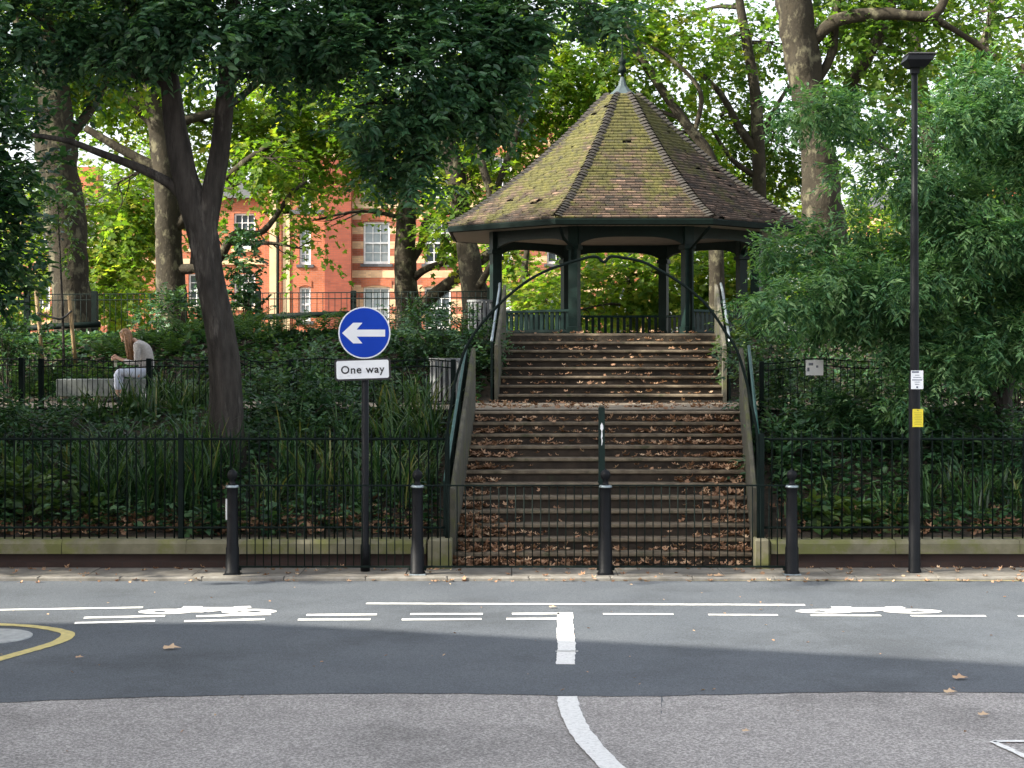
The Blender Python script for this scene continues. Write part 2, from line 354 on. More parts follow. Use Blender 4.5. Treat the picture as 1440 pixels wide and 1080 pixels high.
# ------------------------------------------------------------------ road, pavement, markings
ZR = -.040
road = tag(MB().add([(-80,-30,ZR-.004),(80,-30,ZR-.004),(80,19.52,ZR-.004),(-80,19.52,ZR-.004)], [(0,1,2,3)]).build('road', M['asph_old']), 'road in front of the park', kind='structure')
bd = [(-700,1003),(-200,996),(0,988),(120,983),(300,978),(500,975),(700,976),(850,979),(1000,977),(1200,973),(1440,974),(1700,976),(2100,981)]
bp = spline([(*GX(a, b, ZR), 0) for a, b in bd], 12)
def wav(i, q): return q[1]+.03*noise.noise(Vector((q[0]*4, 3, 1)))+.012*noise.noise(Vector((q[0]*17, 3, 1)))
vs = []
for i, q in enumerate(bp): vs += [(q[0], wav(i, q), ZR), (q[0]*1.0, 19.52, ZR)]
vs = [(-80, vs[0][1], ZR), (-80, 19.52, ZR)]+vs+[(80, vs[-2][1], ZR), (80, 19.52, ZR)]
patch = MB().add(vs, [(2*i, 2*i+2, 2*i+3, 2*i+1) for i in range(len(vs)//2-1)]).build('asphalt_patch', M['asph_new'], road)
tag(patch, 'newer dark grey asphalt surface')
ZM = ZR+.005
def strip(name, pts, w, mat_=None, px=True, rough=.012):
    """flat painted line along ground points (photo px), width in metres"""
    P = [np.array(GX(a, b, ZM)) if px else np.array((a, b)) for a, b in pts]
    L = []; 
    for i in range(len(P)-1):
        n = max(2, int(np.linalg.norm(P[i+1]-P[i])/.06)); L += [P[i]+(P[i+1]-P[i])*k/n for k in range(n)]
    L.append(P[-1]); vs = []
    for i, q in enumerate(L):
        t = L[min(i+1, len(L)-1)]-L[max(i-1, 0)]; t = t/np.linalg.norm(t); nn = np.array((-t[1], t[0]))
        ww = w(i/(len(L)-1)) if callable(w) else w
        for s_ in (1, -1):
            e = q+nn*s_*(ww/2+rough*noise.noise(Vector((q[0]*9, q[1]*9, s_*4))))
            vs.append((e[0], e[1], ZM))
    return MB().add(vs, [(2*i, 2*i+2, 2*i+3, 2*i+1) for i in range(len(L)-1)]).build(name, mat_ or M['line'], road)
strip('yellow_kerb_line', [(-300,815.5),(1750,816.5)], .05, M['yline'], rough=.006)
strip('edge_line', [(515,848.5),(1132,850.5)], .10); strip('edge_line', [(-420,862),(0,857.5),(201,854)], .10)
for a in ([(118,868.5),(232,866)], [(276,866.5),(381,863.5)], [(431,864.5),(530,864)], [(577,863.5),(679,863.2)], [(720,863),(787,862.6)]): strip('lane_dash', a, .11)
for a in ([(105,876),(218,873)], [(259,873.5),(372,870.6)], [(419,871.3),(521,870.8)], [(565,871),(677,870.4)], [(712,870.2),(783,869.8)]): strip('lane_dash', a, .11)
for a in ([(848,863.2),(947,863.6)], [(996,864.2),(1094,864.6)], [(1140,865.2),(1239,865.4)], [(1281,865.8),(1386,866)], [(1432,866.4),(1540,867)]): strip('lane_dash', a, .085)
strip('stop_line', [(795,861),(794.5,890),(797,905),(795,934)], .155)
strip('cross_mark', [(781,915.5),(813,915.5)], .03); strip('seam', [(930,979),(931,996),(929,1012)], .005, M['asph_new'])
strip('curved_line', [(797,979),(802,1000),(815,1027),(832,1049),(856,1074),(885,1100)], .15)
strip('triangle_marking', [(1396,1042),(1500,1042)], .055); strip('triangle_marking', [(1396,1042),(1500,1090)], .055)
yp = spline([(*GX(a, b, ZM), 0) for a, b in [(-160,874),(-60,875),(0,878),(40,880),(72,884),(92,889),(95,894),(80,903),(40,915),(0,926),(-60,945),(-160,985)]], 6)
strip('yellow_curved_line', [(q[0], q[1]) for q in yp], .125, M['yline'], px=False)
cx, cy = GX(-22, 896, ZR)
mb = MB(); mb.lathe(cx, cy, [(.42,ZR-.02),(.42,ZR+.008),(.41,ZR+.014),(.02,ZR+.022)], 32); isl = mb.build('traffic_island', mat('pale_island_concrete', (.42,.43,.42), (.3,.31,.3), 12, .9, bumpd=.004), loc=(cx, cy, ZR))
tag(isl, 'low round pale concrete dome inside the yellow line at the road edge', 'traffic island')
def bike(x0, x1, y0, y1):
    mb = MB(); W = x1-x0; H = y1-y0
    def q(u, v): return (x0+u*W, y0+v*H)
    def seg(a, b, w):
        a, b = np.array(q(*a)), np.array(q(*b)); t = (b-a)/np.linalg.norm(b-a); n_ = np.array((-t[1], t[0]))*w/2
        k = len(mb.v)*1e-5
        mb.add([(*(a+n_), ZM+k), (*(b+n_), ZM+k), (*(b-n_), ZM+k), (*(a-n_), ZM+k)], [(0,1,2,3)])
    for c in (.2, .8):
        vs = []
        for i in range(25):
            t = 2*pi*i/24
            for r in (1, .45): vs.append((x0+(c+.2*r*math.cos(t))*W, y0+(.36+.36*r*math.sin(t))*H, ZM))
        mb.add(vs, [(2*i, 2*i+2, 2*i+3, 2*i+1) for i in range(24)])
    for a, b in (((.2,.36),(.36,.82)), ((.36,.82),(.66,.82)), ((.66,.82),(.48,.36)), ((.48,.36),(.2,.36)), ((.48,.36),(.36,.82)), ((.66,.92),(.8,.36)), ((.28,.95),(.42,.95)), ((.66,.92),(.78,1.))): seg(a, b, .13)
    return mb.build('bicycle_symbol', M['line'], road)
a = GX(190, 863, ZM); b = GX(395, 853.5, ZM); bike(a[0], b[0], a[1]-.02, b[1]); a = GX(1122, 862.5, ZM); b = GX(1318, 854, ZM); bike(a[0], b[0]-.02, a[1], b[1])
vs = []; mb = MB()
for i in range(50):
    x = -30+i*1.2; mb.box(x, x+1.192, 19.62, 20.5, -.2, -.0005+.002*(i%3), 0, 0, .004)
tag(mb.build('pavement', M['paving']), 'narrow dirty slab pavement', kind='structure')
mb = MB()
for i in range(66): x = -30+i*.915; mb.box(x, x+.908, 19.47, 19.615, -.2, .0+.002*(i%2), 0, 0, .012)
tag(mb.build('kerb', M['kerb']), 'low kerb stones along the road', kind='structure')

# ------------------------------------------------------------------ plinth walls and front railings
def plinth(x0, x1, label):
    t = thing('plinth_wall', label, 'wall', ((x0+x1)/2, 20.42, 0))
    MB().box(x0, x1, 20.36, 20.62, -.1, .165).build('brick_base', M['brick_dark'], t)
    mb = MB(); x = x0; y0, y1 = 20.30, 20.68; k = 0
    while x < x1-.01:
        e = min(x+1.45, x1); d = .004*(k%3); k += 1
        sec = [(y0+d,.168),(y0+d,.285),(y0+.05,.325+d),(y1-.05,.325+d),(y1,.285),(y1,.168)]
        mb.loft([[(x+.003, a, b) for a, b in sec], [(e-.003, a, b) for a, b in sec]]); x = e
    mb.build('coping', M['coping'], t)
plinth(-12.5, -1.0, 'low plinth wall with mossy stone coping left of the steps')
plinth(3.02, 12.5, 'low plinth wall with mossy coping and red bricks right of the steps')
for x0, x1, lb in ((-.98,-.70,'left'), (2.84,3.0,'right')):
    o = MB().box(x0, x1, 20.27, 20.60, -.1, .34, 0, 0, .02).build('gate_pier', M['coping'], loc=((x0+x1)/2, 20.4, 0))
    tag(o, f'short mossy stone block ending the plinth wall {lb} of the steps', 'stone block')
def bar_mesh(h, r, spike):
    mb = MB(); n = 6
    pr = [(r, 0), (r, h)] if not spike else [(r, 0), (r, h-.10), (r*1.5, h-.085), (r*.9, h-.07), (.002, h)]
    mb.lathe(0, 0, pr, n); o = mb.build('bar', M['rail']); me = o.data; bpy.data.objects.remove(o); return me
def fence(name, label, cat, pts, z0f, h, spacing, rails, r=.008, spike=False, posts=(), post_r=.03, post_h=None, rail_r=.012, group=None, beam=None):
    c0 = pts[0]; t = thing(name, label, cat, (c0[0], c0[1], z0f(*c0)), group)
    org = wloc(t); P = [Vector((a, b, 0)) for a, b in pts]
    seg = [(P[i+1]-P[i]).length for i in range(len(P)-1)]; tot = sum(seg)
    def at(s):
        for i, L in enumerate(seg):
            if s <= L or i == len(seg)-1: q = P[i].lerp(P[i+1], s/L); return q.x, q.y
            s -= L
    n = int(tot/spacing); bm_ = bar_mesh(h, r, spike)
    for i in range(n+1):
        x, y = at(tot*i/n); z = z0f(x, y)
        o = link('bar', bm_, t, (x-org.x, y-org.y, z-org.z)); o.rotation_euler = (0, random.uniform(-.006,.006), 0)
    m = max(8, len(P)*4)
    for hr in rails:
        MB().tube([(*at(tot*i/m), z0f(*at(tot*i/m))+hr) for i in range(m+1)], rail_r, 6).build('rail', M['rail'], t)
    for s_ in posts:
        x, y = at(tot*s_); z = z0f(x, y)
        MB().box(x-post_r, x+post_r, y-post_r, y+post_r, z-.1, z+(post_h or h), 0, 0, .006).build('post', M['rail'], t)
    return t, at, tot
zc = lambda x, y: .325
fence('railing', 'long black spiked railing on the plinth left of the steps', 'railing', [(-.76,20.46),(-10.6,20.46)], zc, 1.29, .1095, [.135,1.175], .0095, True, (0,.318,.636,.95), .028, 1.24, .015)
fence('railing', 'black spiked railing on the plinth right of the steps', 'railing', [(2.93,20.46),(10.6,20.46)], zc, 1.29, .1165, [.135,1.175], .0095, True, (0,.41,.82), .03, 1.24, .015)
gz = lambda x, y: ground_z(x, y)-.02
lp = [(x, path_front(x)-.02) for x in (-.80,-2,-3.2,-4.5,-5.5,-6.5,-7.5,-8.5,-9.3)]
fence('path_fence', 'thin black fence edging the path left of the steps', 'fence', lp, gz, .83, .1, [.07,.72,.81], .006, False, (0,.24,.48,.70,.745,.93), .035, .84, .009)
rp = [(x, path_front(x)-.02) for x in (3.4,4.5,5.5,6.5,7.5,8.5,9.5,10.5)]
fence('path_fence', 'thin black fence edging the path right of the steps', 'fence', rp, gz, .83, .1, [.07,.72,.81], .006, False, (0,.4,.8), .03, .84, .009)
ut, uat, utot = fence('terrace_fence', 'black fence with heavy posts on the upper terrace before the brick flats', 'fence', [(-.35,34.2),(-3.2,34.8),(-11.2,36.2)], lambda x, y: 2.82, .93, .125, [.08,.80,.92], .007, False, (.01,), .03, 1., .010)
org = wloc(ut)
for (a, b, yb0, yb1, w0) in ((363,497,445,441,1), (38,133,461,456,1)):
    for px in (a, b):
        x, y, _ = PX(px, 0, 35.2); x, y, _ = PX(px, 0, 34.9+.25*(500-px)/500); MB().box(x-.055, x+.055, y-.055, y+.055, 2.7, 3.78, 0, 0, .01).build('heavy_post', M['rail'], ut)
    p0 = PX(a-35, yb0+3, 35.05); p1 = PX(b+8, yb1, 34.9)
    MB().tube([p0, PX((a+b)/2, (yb0+yb1)/2, 34.95), p1], .06, 8).build('heavy_rail', M['rail'], ut)

# ------------------------------------------------------------------ gate overthrow, guard rails, bollards, posts
ap = [(629,757),(629,690),(629,615),(632,585),(638,545),(648,510),(655,490),(672,462),(700,430),(722,410),(745,393),(770,380),(795,371),(815,365),(832,361),(841,362),(846,367),(851,368),(856,362),(866,361),(900,367),(922,377),(945,390),(968,406),(990,425),(1008,448),(1022,470),(1036,492),(1048,530),(1057,570),(1065,615),(1066,690),(1066,757)]
tag(MB().tube(spline([PX(a, b, 20.44) for a, b in ap], 4), .017, 8).build('entrance_arch', M['rail_green'] if False else M['rail'], loc=PX(848, 757, 20.44)), 'slender iron arch with a dipped centre spanning the foot of the steps', 'arch')
BX = (327, 587, 851.5, 1113.5); BY = 19.75
BL = ('leftmost black bollard, scuffed white on one side, left of the sign pole', 'black bollard right of the one way sign pole, left of the steps', 'black bollard before the middle of the steps, beside the green post', 'rightmost black bollard, before the plinth right of the steps')
for i, px in enumerate(BX):
    x = (px-CX)/F*BY; t = thing('bollard', BL[i], 'bollard', (x, BY, 0), 'cast iron bollards along the kerb')
    MB().lathe(x, BY, [(.088,-.02),(.088,.03),(.078,.045),(.076,.30),(.068,.32),(.062,.90),(.066,.985),(.072,.99),(.072,1.005),(.05,1.015)], 20).build('post', M['black'], t)
    MB().lathe(x, BY, [(.048,1.012),(.034,1.03),(.03,1.05),(.034,1.07),(.05,1.09),(.058,1.115),(.058,1.135),(.05,1.16),(.03,1.178),(.012,1.184),(.012,1.196),(.001,1.2)], 20).build('finial', M['black'], t)
    MB().lathe(x, BY, [(.0745,.984),(.0755,.99),(.0755,1.004),(.06,1.012),(.052,1.014)], 20).build('collar', M['steel'], t)
    MB().box(x-.095, x+.095, BY-.095, BY+.095, -.02, .012, 0, 0, .005).build('base_plate', M['steel'] if i in (1, 3) else M['black'], t)
    if i == 0: MB().box(x-.072, x-.055, BY-.045, BY-.035, .62, .86, 0, .4, .003).build('scuff', M['white'], t)
GL = ('black guard rail crossing before the one way sign pole', 'black guard rail before the left half of the steps', 'black guard rail before the right half of the steps')
for i in range(3):
    x0 = (BX[i]-CX)/F*BY+.07; x1 = (BX[i+1]-CX)/F*BY-.07
    t = thing('guard_rail', GL[i], 'guard rail', (x0, BY, 0), 'guard rails between the bollards')
    MB().box(x0, x1, BY-.009, BY+.009, .998, 1.016, 0, 0, .003).build('rail', M['rail'], t)
    MB().box(x0, x1, BY-.010, BY+.010, .075, .098, 0, 0, .003).build('rail', M['rail'], t)
    n = 20; bm_ = bar_mesh(.905, .0065, False)
    for k in range(1, n+1): link('bar', bm_, t, ((x1-x0)*k/(n+1), 0, .095))
    for s_ in (x0-.02, x1-.03):
        MB().box(s_, s_+.05, BY-.02, BY+.02, .045, .075, 0, 0, .004).build('bracket', M['rail'], t)
# sign
SY = 20.0; sx, _, sz = PX(513, 468, SY)
t = thing('one_way_sign', 'round blue arrow sign above a One way plate on a black pole', 'road sign', (sx, SY, 0))
MB().lathe(sx+.005, SY, [(.055,-.02),(.055,.3),(.042,.32),(.042,2.98),(.03,2.99)], 14).build('pole', M['black'], t)
def disc(r0, r1, y0, y1, name, m_, z=sz):
    n = 64; mb = MB(); rg = []
    for r, y in ((r0,y1),(r1,y1),(r1,y0),(r0,y0)): rg.append([(sx+r*math.cos(2*pi*j/n), y, z+r*math.sin(2*pi*j/n)) for j in range(n)])
    mb.loft(rg, 0, False, False); mb.f.append(list(range(3*n, 4*n))); mb.m.append(0); mb.sm.append(False); return mb.build(name, m_, t)
disc(.001, .298, SY-.058, SY-.048, 'disc_rim', M['signwhite']); fc = disc(.001, .283, SY-.061, SY-.057, 'sign_face', M['blue'])
ar = [(-.255,0),(-.128,.118),(-.022,.118),(-.088,.04),(.238,.04),(.238,-.04),(-.088,-.04),(-.022,-.118),(-.128,-.118)]
mb = MB(); k = len(ar)
vs = [(sx+a*1.0, SY-.064, sz-.004+b) for a, b in ar]+[(sx+a, SY-.060, sz-.004+b) for a, b in ar]
mb.add(vs, [(0,1,3),(1,2,3),(0,3,6),(3,4,5,6),(0,6,8),(6,7,8)]+[(i, i+k, (i+1)%k+k, (i+1)%k) for i in range(k)]); mb.build('arrow', M['signwhite'], fc)
px_, _, pz = PX(510.5, 519.5, SY); rot = math.radians(1.8)
def plate(w, h, r, y0, y1, name, m_, par):
    pts = []
    for cx_, cz_, a0 in ((w/2-r,h/2-r,0),(-w/2+r,h/2-r,90),(-w/2+r,-h/2+r,180),(w/2-r,-h/2+r,270)):
        for k in range(6):
            a = math.radians(a0+k*18); u, v = cx_+r*math.cos(a), cz_+r*math.sin(a)
            pts.append((u*math.cos(rot)-v*math.sin(rot), u*math.sin(rot)+v*math.cos(rot)))
    return MB().loft([[(px_+u, y1, pz+v) for u, v in pts], [(px_+u, y0, pz+v) for u, v in pts]]).build(name, m_, par)
pl = plate(.645, .250, .034, SY-.058, SY-.045, 'name_plate', M['ink'], t); plate(.60, .208, .022, SY-.061, SY-.057, 'plate_face', M['signwhite'], pl)
def text(s, size, x, y, z, m_, par, bold=.0, rz=0., name='lettering'):
    cu = bpy.data.curves.new('t', 'FONT'); cu.body = s; cu.size = size; cu.align_x = 'CENTER'; cu.align_y = 'CENTER'; cu.extrude = .0015; cu.offset = bold; cu.space_character = 1.12
    o = bpy.data.objects.new('t', cu); C.objects.link(o); bpy.context.view_layer.update()
    me = bpy.data.meshes.new_from_object(o.evaluated_get(bpy.context.evaluated_depsgraph_get())); bpy.data.objects.remove(o)
    me.materials.clear(); me.materials.append(m_); q = link(name, me, par); w = wloc(par)
    q.location = (x-w.x, y-w.y, z-w.z); q.rotation_euler = (pi/2, -rz, 0); return q
text('One way', .124, px_, SY-.064, pz-.004, M['ink'], pl, .0018, rot)
MB().box(sx-.05, sx+.05, SY-.048, SY-.035, sz-.12, sz-.08).build('clip', M['steel'], t); MB().box(sx-.05, sx+.05, SY-.048, SY-.035, sz+.08, sz+.12).build('clip', M['steel'], t)
# green post
GY = 20.33; gx = (846-CX)/F*GY
t = thing('green_post', 'tall dark green metal post at the foot of the steps with a white arrow mark', 'post', (gx, GY, 0))
MB().box(gx-.036, gx+.036, GY-.036, GY+.036, .09, 1.875, 0, 0, .008).build('shaft', M['green'], t)
MB().box(gx-.052, gx+.052, GY-.052, GY+.052, -.02, .10, 0, 0, .01).build('base', M['rail'], t)
MB().box(gx-.032, gx+.032, GY-.032, GY+.032, 1.875, 1.90, 0, 0, .006).build('cap', M['stone'], t)
mk = [(0,1.70),(.016,1.665),(.018,1.63),(.006,1.60),(.012,1.54),(.002,1.52),(.012,1.49),(.004,1.44),(-.004,1.43),(-.002,1.50),(-.010,1.53),(-.003,1.60),(-.018,1.63),(-.015,1.665)]
MB().loft([[(gx+a, GY-.036, b) for a, b in mk], [(gx+a, GY-.0385, b) for a, b in mk]]).build('white_mark', M['signwhite'], t)
MB().box(gx-.045, gx+.045, GY-.04, GY+.04, 1.0, 1.02).build('collar', M['green'], t)
# lamp post
LY = 19.92; lx = (1286-CX)/F*LY
t = thing('lamp_post', 'tall black lamp post with a flat box head and two notices', 'lamp post', (lx, LY, 0))
MB().lathe(lx, LY, [(.085,-.02),(.078,.02),(.067,.05),(.066,2.2),(.052,2.28),(.047,4.1),(.038,4.16),(.035,5.72)], 18).build('column', M['black'], t)
z1 = 5.86; mb = MB(); x0, x1 = lx-.125, lx+.20
mb.loft([[(x0+.06,LY-.1,z1-.095),(x1-.09,LY-.1,z1-.095),(x1-.09,LY+.1,z1-.095),(x0+.06,LY+.1,z1-.095)], [(x0,LY-.17,z1-.02),(x1-.03,LY-.17,z1-.02),(x1-.03,LY+.17,z1-.02),(x0,LY+.17,z1-.02)], [(x0+.03,LY-.15,z1+.045),(x1,LY-.15,z1+.035),(x1,LY+.15,z1+.035),(x0+.03,LY+.15,z1+.045)]])
h = mb.build('lamp_head', M['black'], t); MB().box(x0+.02, x1+.02, LY-.165, LY+.165, z1+.045, z1+.062, 0, 0, .006).build('lid', M['slate'], h)
MB().box(lx-.045, lx+.05, LY-.045, LY+.045, z1-.16, z1-.09).build('bracket', M['black'], t)
nx = (1287.5-CX)/F*LY; za, zb = PX(0,521,LY)[2], PX(0,547,LY)[2]
no = MB().box(nx-.07, nx+.07, LY-.079, LY-.073, zb, za).build('white_notice', M['signwhite'], t)
mb = MB(); mb.box(nx-.06, nx+.02, LY-.081, LY-.079, za-.025, za-.008)
for k, (w, hh) in enumerate(((.05,.006),(.09,.006),(.115,.01),(.06,.006),(.05,.006),(.02,.02))): z = za-.05-k*.026; mb.box(nx-w/2, nx+w/2, LY-.081, LY-.079, z-hh, z)
mb.build('notice_print', mat('notice_print', (.10,.12,.18), rough=.6), no)
nx = (1288.5-CX)/F*LY; za, zb = PX(0,575,LY)[2], PX(0,600,LY)[2]
no = MB().box(nx-.06, nx+.06, LY-.079, LY-.073, zb, za).build('yellow_notice', M['yellow'], t)
mb = MB(); mb.box(nx-.012, nx+.012, LY-.081, LY-.079, za-.02, za-.006)
for k in range(8): z = za-.04-k*.019; mb.box(nx-.045+.008*(k%3), nx+.045-.006*(k%2), LY-.081, LY-.079, z-.004, z)
mb.build('notice_print', mat('yellow_print', (.33,.28,.03), rough=.6), no)
for z in (za-.045, zb+.0): pass

# ------------------------------------------------------------------ stairs
def flight(name, label, n, ya, yb, za, zb, first_tread):
    """n risers from za to zb; nosing k at Y"""
    t = thing(name, label, 'steps', ((edge_l(ya)+edge_r(ya))/2, ya, za))
    r = (zb-za)/n; nos = []
    for k in range(n):
        y = ya+(yb-ya)*k/(n-1); z = za+r*(k+1); nos.append((y, z))
        yn = ya+(yb-ya)*(k+1)/(n-1) if k < n-1 else y+.7
        a, b = edge_l(y), edge_r(y); mb = MB(); j = random.uniform(-.004,.004)
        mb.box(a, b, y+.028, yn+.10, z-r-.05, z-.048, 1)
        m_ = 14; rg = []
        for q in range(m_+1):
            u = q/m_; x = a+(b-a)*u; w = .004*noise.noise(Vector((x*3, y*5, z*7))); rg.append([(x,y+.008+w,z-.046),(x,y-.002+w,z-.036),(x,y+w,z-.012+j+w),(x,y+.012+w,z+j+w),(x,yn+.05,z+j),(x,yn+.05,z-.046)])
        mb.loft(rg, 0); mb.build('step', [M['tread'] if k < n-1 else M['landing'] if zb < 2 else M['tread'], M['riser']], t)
    slope = (nos[-1][1]-nos[0][1])/(yb-ya); H = .78
    for sd in (-1, 1):
        e = edge_l if sd < 0 else edge_r; th = .06
        y0, y1 = ya-.02, yb+.15; rg = []
        for q in range(13):
            y = y0+(y1-y0)*q/12; zt = nos[0][1]+slope*(y-ya)+H; x = e(y)
            a, b = (x-th-.0, x) if sd < 0 else (x, x+th); w = .008*noise.noise(Vector((x, y*3, 2)))
            zl = min(ground_z(x, y), nos[0][1]+slope*(y-ya))-.35
            rg.append([(a,y,zl),(b,y,zl),(b,y,zt-.02),(b-.012,y,zt+w),(a+.012,y,zt+w),(a,y,zt-.02)])
        MB().loft(rg).build('parapet', M['stone'], t)
        off = sd*.13 if zb < 2 else sd*.11; x_ = lambda y: e(y)+off
        hr = MB().tube([(x_(y)+0*sd, y, nos[0][1]+slope*(y-ya)+H+.02) for y in np.linspace(y0+.1, y1, 10)], .022, 8).build('handrail', M['rail_green'] if zb < 2 else M['steel'], t)
        MB().tube([(x_(y), y, nos[0][1]+slope*(y-ya)+.22) for y in np.linspace(y0+.1, y1, 10)], .012, 6).build('lower_rail', M['green'], hr)
        for q in np.linspace(y0+.12, y1-.02, 4): z = nos[0][1]+slope*(q-ya); MB().box(x_(q)-.018, x_(q)+.018, q-.018, q+.018, z-.5, z+H, 0).build('post', M['green'], hr)
        bm_ = bar_mesh(.56, .007, False)
        for q in np.linspace(y0+.2, y1-.1, 20): z = nos[0][1]+slope*(q-ya)+.22; w_ = wloc(hr); link('bar', bm_, hr, (x_(q)-w_.x, q-w_.y, z-w_.z))
    return nos
NL = flight('lower_steps', 'broad lower flight of leaf-strewn stone steps rising from the pavement', 12, 20.62, 23.70, 0., ZP, .28)
NU = flight('upper_steps', 'upper flight of dark stone steps climbing to the bandstand', 8, 27.45, 29.80, ZP, 2.855, .3)

# ------------------------------------------------------------------ bandstand
BC = Vector((2.13, 33.65, 2.85)); t = thing('bandstand', 'octagonal green bandstand with a mossy tiled roof at the top of the steps', 'bandstand', tuple(BC))
def oc(R, k, z): a = math.radians(22.5+45*k); return (BC.x+R*math.cos(a), BC.y+R*math.sin(a), z)
RP = 2.64
MB().loft([[oc(3.25, k, 2.5) for k in range(8)], [oc(3.25, k, 2.845) for k in range(8)]]).build('floor', M['tread'], t)
for k in range(8):
    x, y, _ = oc(RP, k, 0); a = math.radians(22.5+45*k); mb = MB()
    mb.box(x-.105, x+.105, y-.105, y+.105, 2.84, 3.0, 0, a, .01); mb.box(x-.085, x+.085, y-.085, y+.085, 2.98, 4.40, 0, a, .015); mb.box(x-.115, x+.115, y-.115, y+.115, 4.38, 4.46, 0, a, .01); mb.box(x-.09, x+.09, y-.09, y+.09, 4.45, 4.85, 0, a, .01)
    mb.build('post', M['green'], t)
def chord(k, u, R=RP): p, q = Vector(oc(R, k, 0)), Vector(oc(R, k+1, 0)); return p.lerp(q, u)
for k in range(8):
    n = 28; p, q = chord(k, 0), chord(k, 1); d = (q-p).normalized(); nn = Vector((d.y, -d.x, 0)); mb = MB(); rg = []
    for i in range(n+1):
        u = i/n; s_ = abs(2*u-1); zb = 4.33+(4.61-4.33)*max(0, 1-s_**3.4)**(1/2.0)
        c = p.lerp(q, u); rg.append([(*(c+nn*.04).xy, 4.86), (*(c-nn*.04).xy, 4.86), (*(c-nn*.04).xy, zb), (*(c+nn*.04).xy, zb)])
    mb.loft(rg); mb.build('arched_beam', M['green'], t)
    if k == 5: continue                                   # open towards the steps
    zt = 3.30; b0, b1 = p+d*.10, q-d*.10; r_ = MB()
    L = (b1-b0).length; mid = (b0+b1)/2; an = math.atan2(d.y, d.x)
    r_.box(mid.x-L/2, mid.x+L/2, mid.y-.05, mid.y+.05, zt-.035, zt+.012, 0, an, .006); rl = r_.build('balustrade', M['bal'], t)
    MB().box(mid.x-L/2, mid.x+L/2, mid.y-.03, mid.y+.03, 2.90, 2.95, 0, an).build('bottom_rail', M['green'], rl)
    nb = 14
    for i in range(nb):
        c = b0.lerp(b1, (i+.5)/nb); hw = .030 if k in (0,1,2) else .038; MB().box(c.x-hw, c.x+hw, c.y-.012, c.y+.012, 2.95, zt-.035, 0, an).build('baluster', M['bal'] if k in (4,) else M['green'], rl)
prof = [(3.57,4.88),(3.12,5.13),(2.72,5.40),(2.0,5.94),(1.51,6.36),(.98,6.84),(.58,7.26),(.30,7.50)]
cum = [0]
for i in range(len(prof)-1): cum.append(cum[-1]+math.hypot(prof[i+1][0]-prof[i][0], prof[i+1][1]-prof[i][1]))
def rp_(s): return float(np.interp(s, cum, [q[0] for q in prof])), float(np.interp(s, cum, [q[1] for q in prof]))
V, Fq, rnd = [], [], []
nc = 45; rr = random.Random(3)
for k in range(8):
    for i in range(nc):
        s0, s1 = cum[-1]*i/nc, cum[-1]*(i+1.12)/nc
        (R0, z0), (R1, z1) = rp_(s0), rp_(min(s1, cum[-1]))
        p0, p1 = Vector(oc(R0, k, z0)), Vector(oc(R0, k+1, z0)); q0, q1 = Vector(oc(R1, k, z1)), Vector(oc(R1, k+1, z1))
        w = (p1-p0).length; m_ = max(1, round(w/.165)); sh = (i%2)*.5
        cuts = [0]+[(j+sh)/m_ for j in range(1 if sh == 0 else 0, m_+1) if 0 < (j+sh)/m_ < 1]+[1]
        out = ((p0+p1)/2-BC); out.z = 0; out.normalize(); nr = (out*.62+Vector((0,0,.78)))
        for a_, b_ in zip(cuts[:-1], cuts[1:]):
            j = .040+rr.uniform(-.010,.012); g = .006/max(w,.1)
            a2, b2 = a_+g*.5, b_-g*.5
            A_, B_ = p0.lerp(p1, a2)+nr*j, p0.lerp(p1, b2)+nr*(j+rr.uniform(-.004,.004)); D_, C_ = q0.lerp(q1, a2)+nr*.006, q0.lerp(q1, b2)+nr*.006
            A2, B2 = p0.lerp(p1, a2)-nr*.01, p0.lerp(p1, b2)-nr*.01
            if rr.random() < .012: continue
            if rr.random() < .03: A_ = A_+nr*.02; B_ = B_+nr*.012
            n0 = len(V); V += [A_, B_, C_, D_, A2, B2]; Fq += [(n0, n0+1, n0+2, n0+3), (n0+4, n0+5, n0+1, n0)]
            c_ = min(1, max(0, rr.gauss(.45,.24))); rnd += [c_, c_*.4]
roof = np_mesh('roof', np.array([tuple(v) for v in V]), np.array(Fq), M['tiles'], t, np.array(rnd))
MB().loft([[oc(R-.03, k, z-.03) for k in range(8)] for R, z in prof]).build('roof_deck', M['hip'], t)
for k in range(8):
    mb = MB(); a = math.radians(22.5+45*k); d = Vector((math.cos(a), math.sin(a), 0)); sd = Vector((-d.y, d.x, 0))
    for i in range(nc):
        (R0, z0), (R1, z1) = rp_(cum[-1]*i/nc), rp_(min(cum[-1]*(i+1.25)/nc, cum[-1]))
        w0 = min(.105, .04+R0*.1); p = BC+d*R0; q = BC+d*R1; sl = Vector((d.x*.6, d.y*.6, .8))
        def rg(c, z, up, w): c = Vector((c.x, c.y, z)); return [c-sd*w-d*w*.40+sl*(up-.03), c-sd*w*.5-d*w*.1+sl*up, c+sl*(up+.02), c+sd*w*.5-d*w*.1+sl*up, c+sd*w-d*w*.40+sl*(up-.03), c-sl*.05]
        mb.loft([rg(p, z0, .062+rr.uniform(-.006,.008), w0), rg(q, z1, .03, w0*.95)])
    mb.build('hip_tiles', M['hip'], t)
MB().loft([[oc(3.52, k, 4.755) for k in range(8)], [oc(3.58, k, 4.77) for k in range(8)], [oc(3.60, k, 4.85) for k in range(8)], [oc(3.57, k, 4.87) for k in range(8)], [oc(3.48, k, 4.87) for k in range(8)], [oc(3.48, k, 4.76) for k in range(8)]], 0, False, False).build('gutter', M['rail'], t)
mb = MB(); me_s = []
for k in range(8): mb.add([oc(3.50, k, 4.762), oc(3.50, k+1, 4.762), oc(RP, k+1, 4.80), oc(RP, k, 4.80)], [(0,1,2,3)])
